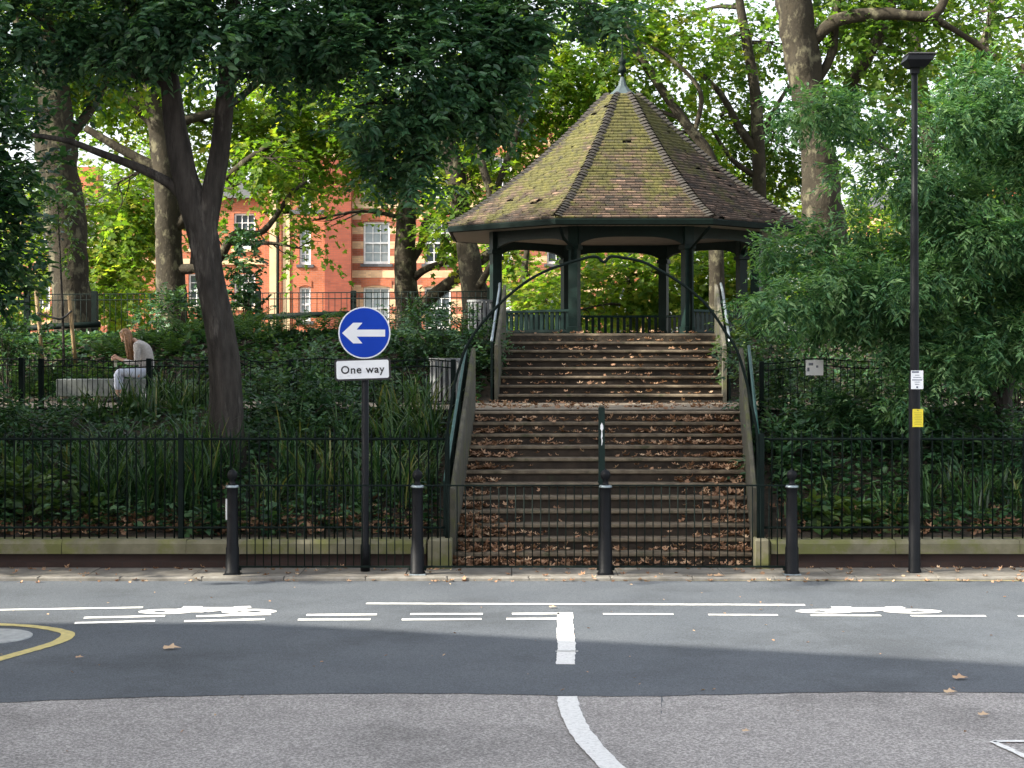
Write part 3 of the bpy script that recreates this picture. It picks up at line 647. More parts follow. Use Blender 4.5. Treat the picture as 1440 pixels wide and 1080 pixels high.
so = mb.build('soffit', M['soffit'], t); uv = so.data.uv_layers.new(name='UVMap')
for pl_ in so.data.polygons:
    vs = [so.data.vertices[so.data.loops[l].vertex_index].co for l in pl_.loop_indices]; c = sum((v for v in vs), Vector())/4; out = Vector((c.x, c.y, 0)).normalized(); tg = Vector((-out.y, out.x, 0))
    for l in pl_.loop_indices: v = so.data.vertices[so.data.loops[l].vertex_index].co; uv.data[l].uv = (v.dot(tg), v.dot(out))
mb = MB().loft([[oc(RP-.05, k, 4.76) for k in range(8)], [oc(1.2, k, 4.80) for k in range(8)], [oc(.05, k, 4.82) for k in range(8)]], 0, False, False)
mb.build('ceiling', mat('ceiling_paint', (.36,.32,.28), (.29,.25,.22), 4, .8), t)
cap = MB().loft([[oc(.36, k, 7.45) for k in range(8)], [oc(.20, k, 7.57) for k in range(8)], [oc(.09, k, 7.68) for k in range(8)], [oc(.035, k, 7.86) for k in range(8)]]).build('lead_cap', M['lead'], t)
MB().lathe(BC.x, BC.y, [(.03,7.85),(.03,7.93),(.075,7.96),(.085,8.0),(.06,8.05),(.045,8.09),(.075,8.13),(.075,8.19),(.03,8.24),(.02,8.35),(.008,8.72)], 14).build('finial', M['rail'], cap)
MB().tube([oc(3.38, 5, 4.72), oc(3.2, 5, 4.55), oc(2.72, 5, 4.40), oc(2.75, 6, 4.3) if False else oc(2.74, 5, 4.2)], .03, 8).build('downpipe', M['rail'], t)
def downp(k):
    x, y, _ = oc(RP+.13, k, 0); MB().tube([oc(3.46, k, 4.72), oc(3.2, k, 4.6), (x, y, 4.38), (x, y, 2.86)], .028, 8).build('downpipe', M['rail'], t)
downp(6)

# ------------------------------------------------------------------ bins, bench, bag, person, stakes
def bin_(x, y, z, label):
    t = thing('litter_bin', label, 'litter bin', (x, y, z)); n = 16
    for k in range(n):
        a = 2*pi*k/n; cx, cy = x+.215*math.cos(a), y+.215*math.sin(a)
        MB().box(cx-.012, cx+.012, cy-.024, cy+.024, z+.06, z+.66, 0, a, .004).build('slat', M['binwhite'], t)
    MB().lathe(x, y, [(.19,z+.02),(.19,z+.55)], 18).build('liner', M['ink'], t)
    mb = MB(); mb.loft([[(x+r*math.cos(2*pi*j/24), y+r*math.sin(2*pi*j/24), zz) for j in range(24)] for r, zz in ((.20,z+.66),(.245,z+.66),(.245,z+.70),(.20,z+.70),(.20,z+.66))], 0, False, False); mb.build('rim', M['binwhite'], t)
    MB().lathe(x, y, [(.21,z),(.21,z+.05)], 18).build('base', M['ink'], t)
x, y, _ = PX(626, 0, 26.3); bin_(x, y, ZP+.012, 'weathered white slatted litter bin on the path beside the lower steps')
x, y, _ = PX(675, 0, 32.6); bin_(x, y, ZT, 'bright white slatted litter bin on the upper terrace beside the bandstand')
bx0, bx1 = PX(82,0,29.)[0], PX(228,0,29.)[0]; zb = ground_z(-6.75, 29.)+.012
t = thing('bench', 'pale concrete slab bench the woman sits on', 'bench', ((bx0+bx1)/2, 29.05, zb))
MB().box(bx0, bx1, 28.86, 29.30, 1.80, 2.09, 0, 0, .012).build('slab', M['concrete'], t)
for x in (bx0+.15, bx1-.25): MB().box(x, x+.12, 28.95, 29.22, zb-.05, 1.80).build('support', M['concrete'], t)
# bag
gxb, gyb, _ = PX(212, 0, 28.75); zg = ground_z(gxb, gyb)+.012
t = thing('bag', 'small black and white bag on the path beside the bench', 'bag', (gxb, gyb, zg))
mb = MB(); mb.loft([[(gxb+sx_*w, gyb+sy_*d, zg+h_) for sx_, sy_ in ((-1,-.7),(-.6,-1),(.6,-1),(1,-.7),(1,.7),(.6,1),(-.6,1),(-1,.7))] for w, d, h_ in ((.12,.05,0),(.155,.075,.05),(.15,.07,.16),(.11,.03,.23))], 0, True); mb.build('body', mat('bag_cloth', (.6,.6,.58), (.03,.03,.03), 9, .8, lo=.46, hi=.5), t)
MB().tube(spline([(gxb-.09,gyb,zg+.2),(gxb-.06,gyb,zg+.32),(gxb+.05,gyb,zg+.33),(gxb+.09,gyb,zg+.2)], 5), .012, 6).build('strap', M['ink'], t)
# woman, sitting turned to the left
PO = Vector((-6.15, 28.98, zb)); t = thing('person', 'woman with long fair hair, grey top and white jeans sitting on the bench, head bowed', 'person', tuple(PO))
def skin(name, chains, mat_, par, sub=2):
    """chains: list of (parent index or None, [(pos, radius)...]) grown with the Skin modifier"""
    vs, es, rs = [], [], []
    for par_i, pts in chains:
        prev = par_i
        for p, r in pts:
            vs.append(Vector(p)-PO); rs.append(r)
            if prev is not None: es.append((prev, len(vs)-1))
            prev = len(vs)-1
    me = bpy.data.meshes.new(name); me.from_pydata(vs, es, []); o = link(name, me, par)
    md = o.modifiers.new('skin', 'SKIN'); md.use_smooth_shade = True
    sl = me.skin_vertices[0] if me.skin_vertices else None
    if sl is None:
        bpy.context.view_layer.objects.active = o
    for i, r in enumerate(rs):
        rx = r if hasattr(r, '__len__') else (r, r); me.skin_vertices[0].data[i].radius = rx; me.skin_vertices[0].data[i].use_root = (i == 0)
    sb = o.modifiers.new('sub', 'SUBSURF'); sb.levels = sub; sb.render_levels = sub
    dg = bpy.context.evaluated_depsgraph_get(); ev = o.evaluated_get(dg); m2 = bpy.data.meshes.new_from_object(ev)
    o.modifiers.clear(); o.data = m2; m2.materials.clear(); m2.materials.append(mat_)
    for pl_ in m2.polygons: pl_.use_smooth = True
    return o
def W(px, py, dy): v = PX(px, py, 29.0); return (v[0], 29.0+dy, v[2])
hipc = W(203, 525, 0.03)
def hand(c0, idx):    # palm + fingers chains from wrist index
    return []
body = [(None, [(hipc,.06),(W(205,515,.03),.06),(W(205,503,.03),.07),(W(201,491,.03),.08),(W(195,483,.03),.07),(W(190.5,480,.03),.045),(W(185,476,.03),.045)]),
        (0, [(W(196,526,-.10),.055),(W(184,523,-.16),.055),(W(171,522,-.22),.052),(W(168.5,530,-.24),.05),(W(169.5,545,-.24),.042),(W(170.5,557,-.24),.03),(W(168,561,-.25),.03),(W(162.5,562,-.26),.022)]),
        (0, [(W(197,526,.0),.055),(W(186,524,-.04),.055),(W(174,523,-.09),.052),(W(171.5,531,-.10),.05),(W(172.5,545,-.11),.042),(W(173,557,-.11),.03),(W(170.5,561,-.12),.03),(W(165,562,-.13),.022)]),
        (4, [(W(195,486,-.13),.052),(W(196.5,498,-.17),.042),(W(195,511,-.18),.036),(W(184,509,-.16),.03),(W(174,506.5,-.12),.022),(W(170,505,-.11),.024),(W(166,503,-.10),.022)]),
        (4, [(W(194,486,.17),.052),(W(194.5,498,.19),.042),(W(192,510,.18),.036),(W(182,508,.10),.03),(W(173,505.5,.0),.022),(W(169,504,-.02),.024),(W(166,502.5,-.03),.022)])]
bo = skin('body', body, M['skin'], t)
# head and hands joined into one mesh with the body
def ell(mb, c, r, rotx=0., n=16, m_=10, shape=None):
    rg = []; c = Vector(c)
    for i in range(m_+1):
        th = pi*i/m_; ring = []
        for j in range(n):
            ph = 2*pi*j/n; v = Vector((r[0]*math.sin(th)*math.cos(ph), r[1]*math.sin(th)*math.sin(ph), r[2]*math.cos(th)))
            if shape: v = shape(v)
            ca, sa = math.cos(rotx), math.sin(rotx); v = Vector((v.x*ca-v.z*sa, v.y, v.x*sa+v.z*ca)); ring.append(c+v)
        rg.append(ring)
    mb.loft(rg, 0, True)
hc = Vector(W(176.5, 472.5, .03)); mb = MB(); tilt = math.radians(38)
def hs(v):
    if v.z < 0: v.x = v.x*(1+.25*v.z/.11)-.012*(-v.z/.11); v.y *= 1+.28*v.z/.11
    return v
ell(mb, hc, (.092,.074,.112), tilt, shape=hs)
def hl(x, y, z): ca, sa = math.cos(tilt), math.sin(tilt); return hc+Vector((x*ca-z*sa, y, x*sa+z*ca))
mb.tube([hl(-.085,0,.01), hl(-.108,0,-.03), hl(-.09,0,-.042)], [.008,.014,.008], 8)               # nose
mb.tube([hl(-.082,-.022,-.066), hl(-.09,0,-.066), hl(-.082,.022,-.066)], [.005,.009,.005], 6)    # mouth
for s_ in (-1, 1):
    ell(mb, hl(-.078, s_*.03, .0), (.012,.014,.008), tilt, 8, 6); mb.tube([hl(.0,s_*.072,.02), hl(.012,s_*.082,.0), hl(.0,s_*.074,-.03)], [.008,.016,.008], 6)
for w_, sgn in ((W(166,503,-.10),1), (W(166,502.5,-.03),-1)):
    w_ = Vector(w_); ell(mb, w_+Vector((-.02,0,-.005)), (.045,.02,.032), .3, 10, 8)
    for q, ln in enumerate((.068,.075,.07,.055)):
        b = w_+Vector((-.055, 0, .02-.016*q)); mb.tube(spline([b, b+Vector((-.022,sgn*.008,-.006)), b+Vector((-.034,sgn*.026,-.014)), b+Vector((-.026,sgn*(.02+ln*.4),-.02))], 3), [.0095]*6+[.0085]*3+[.006], 7)
    b = w_+Vector((-.015,0,.025)); mb.tube([b, b+Vector((-.025,sgn*.012,.016)), b+Vector((-.05,sgn*.02,.01))], [.011,.010,.007], 7)
tmp = mb.build('tmp', M['skin'], loc=tuple(PO)); import bmesh
bm = bmesh.new(); bm.from_mesh(bo.data); bm.from_mesh(tmp.data); bm.to_mesh(bo.data); bm.free(); bpy.data.objects.remove(tmp)
for pl_ in bo.data.polygons: pl_.use_smooth = True
skin('top', [(None, [(W(205.5,522,.03),(.145,.155)),(W(205.5,512,.03),(.138,.15)),(W(205,501,.03),(.14,.16)),(W(201,491,.03),(.15,.175)),(W(195.5,483.5,.03),(.125,.15)),(W(192,481.5,.03),.06)]),
             (4, [(W(195,486,-.14),.068),(W(196.5,498,-.18),.058),(W(195,511,-.19),.052),(W(184,509.5,-.165),.045),(W(176,507.5,-.13),.036)]),
             (4, [(W(194,486,.18),.068),(W(194.5,498,.20),.058),(W(192,510,.19),.052),(W(182,508.5,.105),.045),(W(175,506.5,.02),.036)])], M['knit'], t)
skin('jeans', [(None, [(W(204,524,.03),(.14,.155)),(W(205,516,.03),(.132,.145))]),
               (0, [(W(197,526,-.09),.095),(W(185,523.5,-.16),.088),(W(171,522.5,-.22),.072),(W(168.5,530,-.24),.066),(W(169.5,543,-.24),.056),(W(170,549,-.24),.052)]),
               (0, [(W(198,526,.01),.095),(W(187,524,-.04),.088),(W(174,523.5,-.09),.072),(W(171.5,531,-.10),.066),(W(172.5,543,-.11),.056),(W(173,549,-.11),.052)])], M['jeans'], t)
for a, dy in ((0, -.25), (3, -.12)):
    mb = MB(); c = Vector(W(167+a, 561.5, dy)); ell(mb, c+Vector((-.02,0,0)), (.125,.043,.045), 0, 14, 8, lambda v: Vector((v.x, v.y, max(v.z, -.03)*(1.5 if v.x > .03 else .85)))); mb.build('shoe', M['shoe'], t)
mb = MB(); rh = random.Random(5)
def cap_(v): return v
ell(mb, hl(.018,0,.022), (.096,.088,.108), tilt)
for k in range(70):
    s_ = rh.uniform(-1, 1); a = rh.uniform(0, 1)
    p0 = hl(-.045+.11*a, s_*.05, .105-.05*a); p1 = hl(.0+.085*a, s_*.094, .01); e = Vector(W(181+13*a*rh.uniform(.6,1)+rh.uniform(-1.5,1.5), 496+rh.uniform(0,14), .03+s_*.12-.03))
    p2 = Vector((p1.x*.6+e.x*.4, p1.y*.6+e.y*.4-.01, p1.z*.5+e.z*.5)); mb.tube(spline([p0, p1, p2, e], 4), [.014]*4+[.018]*4+[.014]*3+[.009]*2, 6)
mb.build('hair', M['hair'], t)
cu = Vector(W(163.2, 511.5, -.07)); mb = MB(); mb.lathe(cu.x, cu.y, [(.028,cu.z-.05),(.036,cu.z+.045),(.038,cu.z+.05),(.03,cu.z+.052)], 14)
tag(mb.build('cup', mat('cup_paper', (.68,.64,.5), (.6,.56,.44), 9, .6), loc=tuple(cu)), 'small pale cup in the seated woman\'s hands', 'cup')
# stakes and sapling
for (a, b), lb in ((((50,402),(63,512)), 'left pale wooden stake supporting the young tree'), (((97,416),(107,512)), 'right pale wooden stake supporting the young tree')):
    p1, p0 = Vector(PX(*a, 31.2)), Vector(PX(*b, 31.2)); p0.z = ground_z(p0.x, p0.y)-.05
    tag(MB().tube([p0, p0.lerp(p1, .5), p1], .035, 10).build('tree_stake', M['stake'], loc=tuple(p0)), lb, 'stake', 'stakes of the young tree')
sp0 = Vector(PX(90, 510, 31.2)); sp0.z = ground_z(sp0.x, sp0.y)
t = thing('young_tree', 'thin staked young tree behind the seated woman', 'tree', tuple(sp0))
MB().tube(spline([sp0, PX(88,440,31.2), PX(84,350,31.2), PX(80,260,31.1)], 6), [.03-.001*i for i in range(19)], 8).build('trunk', M['bark_dark'], t)
MB().tube(spline([PX(52,440,31.17), PX(75,447,31.1), PX(87,448,31.12), PX(101,437,31.15)], 5), .018, 6).build('tie', M['ink'], t)
foliage('crown', [lobe_px(80,270,31.1,26,50), lobe_px(88,330,31.1,16,30)], 60, 10, .3, .10, .06, M['leafL'], t, .3, shape=OVAL)

# ------------------------------------------------------------------ brick flats beyond
def wall(mb, x0, x1, z0, z1, Y, op, d=.22, mi=0):
    xs = sorted({x0, x1, *[v for o_ in op for v in o_[:2]]}); zs = sorted({z0, z1, *[v for o_ in op for v in o_[2:4]]})
    for i in range(len(xs)-1):
        for j in range(len(zs)-1):
            cx, cz = (xs[i]+xs[i+1])/2, (zs[j]+zs[j+1])/2
            if any(o_[0] < cx < o_[1] and o_[2] < cz < o_[3] for o_ in op): continue
            mb.add([(xs[i],Y,zs[j]),(xs[i+1],Y,zs[j]),(xs[i+1],Y,zs[j+1]),(xs[i],Y,zs[j+1])], [(0,1,2,3)], mi)
    for a, b, c, e in [o_[:4] for o_ in op]:
        mb.add([(a,Y,c),(b,Y,c),(b,Y,e),(a,Y,e),(a,Y+d,c),(b,Y+d,c),(b,Y+d,e),(a,Y+d,e)], [(0,1,5,4),(1,2,6,5),(2,3,7,6),(3,0,4,7)], mi)
def window(par, a, b, c, e, Y, nx=3, nz=4, glass=None, arch=True):
    w = MB(); y0, y1 = Y+.10, Y+.19; f = .075
    w.box(a+.004, a+f, y0, y1, c+.004, e-.004); w.box(b-f, b-.004, y0, y1, c+.004, e-.004); w.box(a+f, b-f, y0, y1, c+.004, c+f+.03); w.box(a+f, b-f, y0, y1, e-f, e-.004)
    mz = (c+e)/2; w.box(a+f, b-f, y0-.01, y1, mz-.035, mz+.035)
    for i in range(1, nx): x = a+f+(b-a-2*f)*i/nx; w.box(x-.016, x+.016, y0+.02, y0+.06, c+f+.03, mz-.035); w.box(x-.016, x+.016, y0+.02, y0+.06, mz+.035, e-f)
    for s0, s1 in ((c+f+.03, mz-.035), (mz+.035, e-f)): z = (s0+s1)/2; w.box(a+f, b-f, y0+.025, y0+.055, z-.014, z+.014)
    o = w.build('window', M['winframe'], par)
    MB().box(a+.02, b-.02, Y+.165, Y+.185, c+.02, e-.02).build('pane', glass or M['glass'], o)
    MB().box(a-.12, b+.12, Y-.07, Y+.08, c-.12, c-.003).build('sill', M['slate'] if arch else M['buff'], o)
    if arch:
        n = 9; rg = []
        for i in range(n+1): u = i/n*2-1; x = (a+b)/2+u*(b-a)*.58; z = e-.0+.10*(1-u*u); rg.append([(x,Y-.03,z-.02+.0),(x,Y-.03,z+.27),(x,Y+.02,z+.27),(x,Y+.02,z-.02)])
        MB().loft(rg).build('arch_lintel', M['brick_red'], o)
def wpx(l, r, t_, b_, Y): a, _, e = PX(l, t_, Y); b, _, c = PX(r, b_, Y); return (a, b, c, e)
YR = 72.; t = thing('brick_flats', 'red brick mansion block with buff stripes and white sash windows behind the bandstand', 'building', (-3, YR, 0))
ops = []
for px in (511, 597, 683, 769, 855):
    for tp, bt in ((312,371), (404,463), (220,279)): ops.append(wpx(px, px+37, tp, bt, YR))
x0, x1 = PX(494,0,YR)[0], PX(930,0,YR)[0]; mb = MB(); wall(mb, x0, x1, -.1, 12.2, YR, ops); mb.add([(x1,YR,-.1),(x1,YR+10,-.1),(x1,YR+10,12.2),(x1,YR,12.2)], [(0,1,2,3)]); mb.build('wall', M['brick_band'], t)
for i, o_ in enumerate(ops): window(t, *o_, YR, glass=M['curtain'] if i in (0,1,7,10) else M['glass'])
MB().box(x0, x1+.2, YR-.25, YR+.1, 12.2, 12.5).build('cornice', M['buff'], t)
mb = MB(); mb.loft([[(x0-.2,YR-.3,12.5),(x0-.2,YR+10,12.5),(x0-.2,YR+5,13.6)], [(x1+.3,YR-.3,12.5),(x1+.3,YR+10,12.5),(x1+.3,YR+5,13.6)]]); mb.build('roof', M['slate'], t)
MB().box(x0, x1, YR-.06, YR+.03, PX(0,293,YR)[2], PX(0,287,YR)[2]).build('string_course', M['buff'], t)
YW = 71.62; wx0, wx1 = PX(372,0,YW)[0], PX(494,0,YW)[0]
wo = [wpx(421,437,318,372,YW), wpx(421,437,404,452,YW), wpx(421,437,240,292,YW)]
mb = MB(); wall(mb, wx0, wx1, -.1, 10.6, YW, wo)
mb.add([(wx1,YW,-.1),(wx1,YR,-.1),(wx1,YR,10.6),(wx1,YW,10.6)], [(0,1,2,3)]); mb.add([(wx0,YW,-.1),(wx0,YR,-.1),(wx0,YR,10.6),(wx0,YW,10.6)], [(0,1,2,3)]); mb.build('wing_wall', M['brick_red'], t); a = PX(457,0,YW)[0]; MB().box(a, wx1-.004, YW-.12, YW-.004, -.1, 10.5).build('shaded_return', M['brick_shaded'], t)  # flush panel coloured as the wing's shaded return
for o_ in wo: window(t, *o_, YW, 2, 4, M['curtain'])
MB().box(wx0-.15, wx1+.15, YW-.15, YR, 10.6, 10.85).build('cornice', M['buff'], t); MB().loft([[(wx0-.2,YW-.2,10.85),(wx1+.2,YW-.2,10.85),(wx1+.2,YR,10.85),(wx0-.2,YR,10.85)], [(wx0+.5,YW+.15,11.6),(wx1-.5,YW+.15,11.6),(wx1-.5,YR-.05,11.6),(wx0+.5,YR-.05,11.6)]]).build('roof', M['slate'], t)
for px in (379, 398): a = PX(px,0,YW)[0]; MB().box(a, a+.28, YW-.05, YW+.05, -.1, 10.5).build('pilaster', M['buff'], t)
a = PX(391,0,YW)[0]; MB().lathe(a, YW-.12, [(.06,0),(.06,10.5)], 10).build('downpipe', M['rail'], t)
MB().box(wx0, wx1, YW-.05, YW+.02, PX(0,301,YW)[2], PX(0,295,YW)[2]).build('string_course', M['slate'], t)
YB = 72.3; b0, b1 = PX(180,0,YB)[0], PX(372,0,YB)[0]; bo_ = [wpx(329,359,300,350,YB), wpx(329,359,385,432,YB), wpx(265,295,300,350,YB), wpx(265,295,385,432,YB)]
mb = MB(); wall(mb, b0, wx0, -.1, 9., YB, bo_); mb.add([(b0,YB,-.1),(b0,YB+8,-.1),(b0,YB+8,9),(b0,YB,9)], [(0,1,2,3)]); mb.build('wall', M['brick_red'], t)
for o_ in bo_: window(t, *o_, YB, 3, 4, None, False)
MB().box(b0-.1, wx0, YB-.08, YB+.02, PX(0,372,YB)[2], PX(0,364,YB)[2]).build('string_course', M['buff'], t)
MB().loft([[(b0-.3,YB-.3,9),(b0-.3,YB+8,9),(b0-.3,YB+4,10.2)], [(wx0+.5,YB-.3,9),(wx0+.5,YB+8,9),(wx0+.5,YB+4,10.2)]]).build('roof', M['slate'], t)
# house far left, low block far right
def house(label, a, b, Y, ztop, wins, mat_, gable=True):
    x0, x1 = PX(a,0,Y)[0], PX(b,0,Y)[0]; t = thing('brick_house', label, 'building', ((x0+x1)/2, Y, 0))
    mb = MB(); wall(mb, x0, x1, -.1, ztop, Y, wins)
    for x in (x0, x1): mb.add([(x,Y,-.1),(x,Y+8,-.1),(x,Y+8,ztop),(x,Y,ztop)], [(0,1,2,3)])
    mb.build('wall', mat_, t)
    for w_ in wins: window(t, *w_, Y, 3, 4, None, False)
    r = MB().loft([[(x0-.2,Y-.3,ztop),(x0-.2,Y+8,ztop),(x0-.2,Y+4,ztop+1.1)], [(x1+.2,Y-.3,ztop),(x1+.2,Y+8,ztop),(x1+.2,Y+4,ztop+1.1)]]).build('roof', M['slate'], t)
    MB().box(x1-2.2, x1-.9, Y+2, Y+3.2, ztop+.4, ztop+2.1).build('chimney', M['brick_red'], r); return t
house('distant brick house with a chimney at the far left, glimpsed between trunks', -60, 150, 84., 9.7, [wpx(p_, p_+30, q_, q_+50, 84.) for p_ in (-20,40,105) for q_ in (300,385)], M['brick_band'])
house('distant striped brick house glimpsed under the feathery tree on the right', 1240, 1500, 66., 8.0, [wpx(p_, p_+34, q_, q_+52, 66.) for p_ in (1265,1330,1395,1450) for q_ in (330,420)], M['brick_band'])
# unseen building added beside the viewer, footprint shaped to shade the near road
t = thing('shade_building', 'tall unseen brick building added to shade the near road', 'building', (-12, 3, 0))
fp = [(-34,10.2),(-18.6,10.2),(-12.4,8.1),(-7.5,5.9),(-7.5,-6),(-34,-6)]
MB().loft([[(a, b, -.1) for a, b in fp], [(a, b, 11.5) for a, b in fp]]).build('wall', M['brick_red'], t)
MB().loft([[(a*1.005, b, 11.5) for a, b in fp], [(a*.99, b*.98, 12.0) for a, b in fp]]).build('parapet', M['buff'], t)

# ------------------------------------------------------------------ trees
def tree(name, label, trunk, radii, Y, lobes, n, per, slen, L, W_, lm, bark, limbs=(), cat='tree', droop=.2, gap=0., freq=1.2, shape=OVAL, group=None, side=.9, up=.8, shell=2.4, br=.05, wob=.10, bias=0., sub=5, gz_=None, flute=0.):
    P = [PX(a, b, Y) if len(q) == 2 else q for q in trunk for a, b in [q[:2]]]
    s = Y/F; z0 = ground_z(P[0][0], P[0][1]) if gz_ is None else gz_
    P = [(P[0][0], P[0][1], z0-.15)]+P if P[0][2] > z0+.1 else P
    radii = [radii[0]*1.15]+list(radii) if len(P) > len(radii) else list(radii)
    t = thing(name, label, cat, (P[0][0], P[0][1], z0), group)
    mb = MB(); sp = spline(P, 6); rr_ = np.interp(np.linspace(0, 1, len(sp)), np.linspace(0, 1, len(P)), [r*s for r in radii]); mb.tube(sp, rr_, 24 if flute else 14, 0, wob, flute)
    allp = list(sp)
    for pts, r0, r1 in limbs:
        q = spline([PX(a, b, Y+(c[0] if c else 0)) for a, b, *c in pts], 6); mb.tube(q, np.linspace(r0*s, r1*s, len(q)), 10, 0, wob); allp += q
    if lobes: branches(mb, allp[len(allp)//4:], lobes, br, sub=sub)
    mb.build('trunk', bark, t)
    if lobes:
        foliage('crown', lobes, n, per, slen, L, W_, lm, t, droop, gap, freq, shape, side, up, shell, bias)
    return t
lp_ = lobe_px
# the dark tree in front
LA = [lp_(50,25,22.2,100,60), lp_(190,5,22.0,110,75), lp_(320,25,21.8,100,60), lp_(420,10,22,100,75), lp_(560,80,22.3,120,105), lp_(660,60,22.6,100,85), lp_(555,190,22.4,62,70), lp_(590,240,22.5,36,45), lp_(500,150,22,45,50),
      lp_(700,140,22.8,55,55), lp_(750,20,22.6,70,55), lp_(840,5,22.8,75,38), lp_(130,100,22.6,60,32), lp_(325,95,21.5,45,22), lp_(400,85,22.3,60,40), lp_(230,-60,22.5,200,70), lp_(520,-60,22.5,220,70)]
tree('dark_tree', 'forked dark-barked tree with a dense deep green crown, left of the sign', [(319,640),(317,560),(313,495),(302,430),(292,380),(283,330),(270,285),(257,240),(246,180),(239,120),(229,50),(225,-20)], [26,23,21,20,19.5,20,19.5,17,15.5,14,12,10], 22.5, LA, 5200, 13, .38, .118, .056, M['leafA'], M['bark_dark'],
     [([(284,372),(288,325),(296,280),(305,235),(313,180),(318,120),(322,60),(330,-20)], 17.5, 11), ([(268,290),(243,262),(200,238),(140,215,-.2),(95,198,-.4),(45,190,-.6)], 9, 3),
      ([(318,120),(380,60,.1),(470,60,.1),(560,90,0)], 9, 5), ([(238,120),(150,90),(80,50)], 7, 4), ([(470,60),(560,160),(590,230)], 5, 2), ([(560,90),(650,60,.2),(760,20,.2)], 5, 2)], droop=.15, flute=.075, gap=.52, freq=1.3, br=.03, bias=.0)
# feathery tree at the right
rb = random.Random(21); LB = []
for row, (y0, xa, xb) in enumerate(((112,1370,1450),(150,1120,1450),(190,1290,1450),(232,1210,1450),(275,1300,1450),(318,1190,1450),(352,1120,1450),(392,1080,1450),(428,1088,1450),(462,1098,1450),(492,1230,1450),(520,1300,1440),(548,1105,1150),(566,1180,1300))):
    x = xa+rb.uniform(0, 30)
    while x < xb:
        yy = y0+rb.uniform(-13, 13)
        if rb.random() < .92 and not (1105 < x < 1190 and yy > 474): LB.append(lp_(x, yy, rb.uniform(21.5, 23.4), rb.uniform(42, 66), rb.uniform(13, 20), .6))
        x += rb.uniform(62, 92)
LB += [lp_(1480,300,22.5,60,200), lp_(1400,200,23.6,80,60), lp_(1300,420,23.8,120,70), lp_(1160,420,23.9,50,40)]
tree('feathery_tree', 'spreading tree with drooping narrow leaves, right of the steps behind the lamp post', [(1414,600),(1412,560),(1418,520),(1405,470),(1380,430),(1360,370),(1350,300)], [13,11,10,10,9,8,6], 23.3, LB, 7800, 15, .30, .098, .029, M['leafB'], M['bark_dark'],
     [([(1413,575),(1385,545),(1345,510),(1300,480,-.3)], 8, 4), ([(1405,470),(1330,430,-.3),(1230,400,-.5)], 6, 3), ([(1380,430),(1420,330,-.3),(1400,230,-.5)], 6, 3), ([(1350,300),(1290,240,-.3),(1180,170,-.4)], 5, 2)], droop=.42, gap=.30, freq=1.4, side=.8, up=.85, br=.012, bias=.05, sub=2)
PB = M['bark_plane']; PL = dict(shape=LOBE, gap=.30, freq=.5, br=.07, sub=6)
G = 'plane trees on the mound and beyond'
tree('plane_tree', 'thick mottled plane trunk at the far left behind the staked young tree', [(108,480),(100,400),(91,300),(80,220),(75,140),(72,60),(80,-80)], [34,27,28,28,26,22,18], 37., [lp_(30,60,38,120,90), lp_(140,40,38,90,80), lp_(60,-60,37,200,80), lp_(20,260,39,50,60)], 735, 10, .8, 0.182, 0.198, M['leafP'], PB, [([(80,210),(130,150,.5),(170,60,1)], 9, 5), ([(75,140),(40,60),(0,-20)], 10, 6)], droop=.3, group=G, wob=.16, **PL)
tree('plane_tree', 'mottled plane trunk rising behind the forked dark tree', [(244,480),(241,400),(236,330),(233,250),(224,180),(206,130),(190,70),(180,-20)], [24,20,18,17,16,13,10,7], 44., [lp_(150,90,45,100,80), lp_(230,60,45,90,90), lp_(330,190,46,85,60), lp_(410,130,46,95,90), lp_(160,260,46,50,80), lp_(395,225,43,70,36), lp_(335,265,43,55,30), lp_(365,325,43.2,50,34), lp_(425,350,43,40,22), lp_(300,330,45,40,40), lp_(430,255,43,55,24)], 1225, 10, .8, 0.175, 0.190, M['leafP'], PB,
     [([(224,180),(185,140),(150,60)], 9, 5), ([(226,190),(260,170),(320,150,.5),(380,100,1)], 8, 4), ([(237,330),(330,240,-.5),(385,200,-1)], 8, 3), ([(240,380),(300,370,-.5),(330,330,-1),(370,325,-1),(410,270,-1.2)], 8, 3), ([(230,240),(180,215),(120,180)], 8, 5)], droop=.3, group=G, wob=.14, **PL)
tree('plane_tree', 'plane trunk with heavy low branches standing before the brick flats', [(575,450),(571,400),(570,340),(573,290),(582,220),(590,150)], [19,16,15,13,11,8], 46., [lp_(470,215,47,80,45), lp_(560,245,46,60,25), lp_(640,250,46,60,50), lp_(622,332,44.5,30,26), lp_(470,170,48,100,70), lp_(440,310,44.5,36,24)], 735, 10, .8, 0.167, 0.182, M['leafP'], PB,
     [([(583,440),(610,415,-.5),(650,385,-1),(690,355,-1)], 10, 7), ([(580,392),(600,378,-.4),(645,362,-.8)], 6, 4), ([(577,370),(592,345),(600,310),(640,296)], 6, 4)], droop=.35, group=G, wob=.12, **PL)
tree('plane_tree', 'pale mottled plane trunk left of the bandstand roof', [(672,440),(664,390),(652,320),(640,240),(628,190)], [22,17,14,13,12], 42., [lp_(620,150,43,70,60), lp_(700,200,44,60,50), lp_(730,110,44,80,60), lp_(665,260,42,45,35), lp_(560,140,45,80,60)], 735, 10, .75, 0.167, 0.182, M['leafP'], PB,
     [([(668,410),(680,392,-.4),(692,368,-.6)], 6, 4), ([(652,320),(690,290,-.5),(676,220,-.5),(668,150)], 7, 4), ([(690,290),(722,200),(748,120),(765,40)], 5, 3)], droop=.3, group=G, wob=.16, **PL)
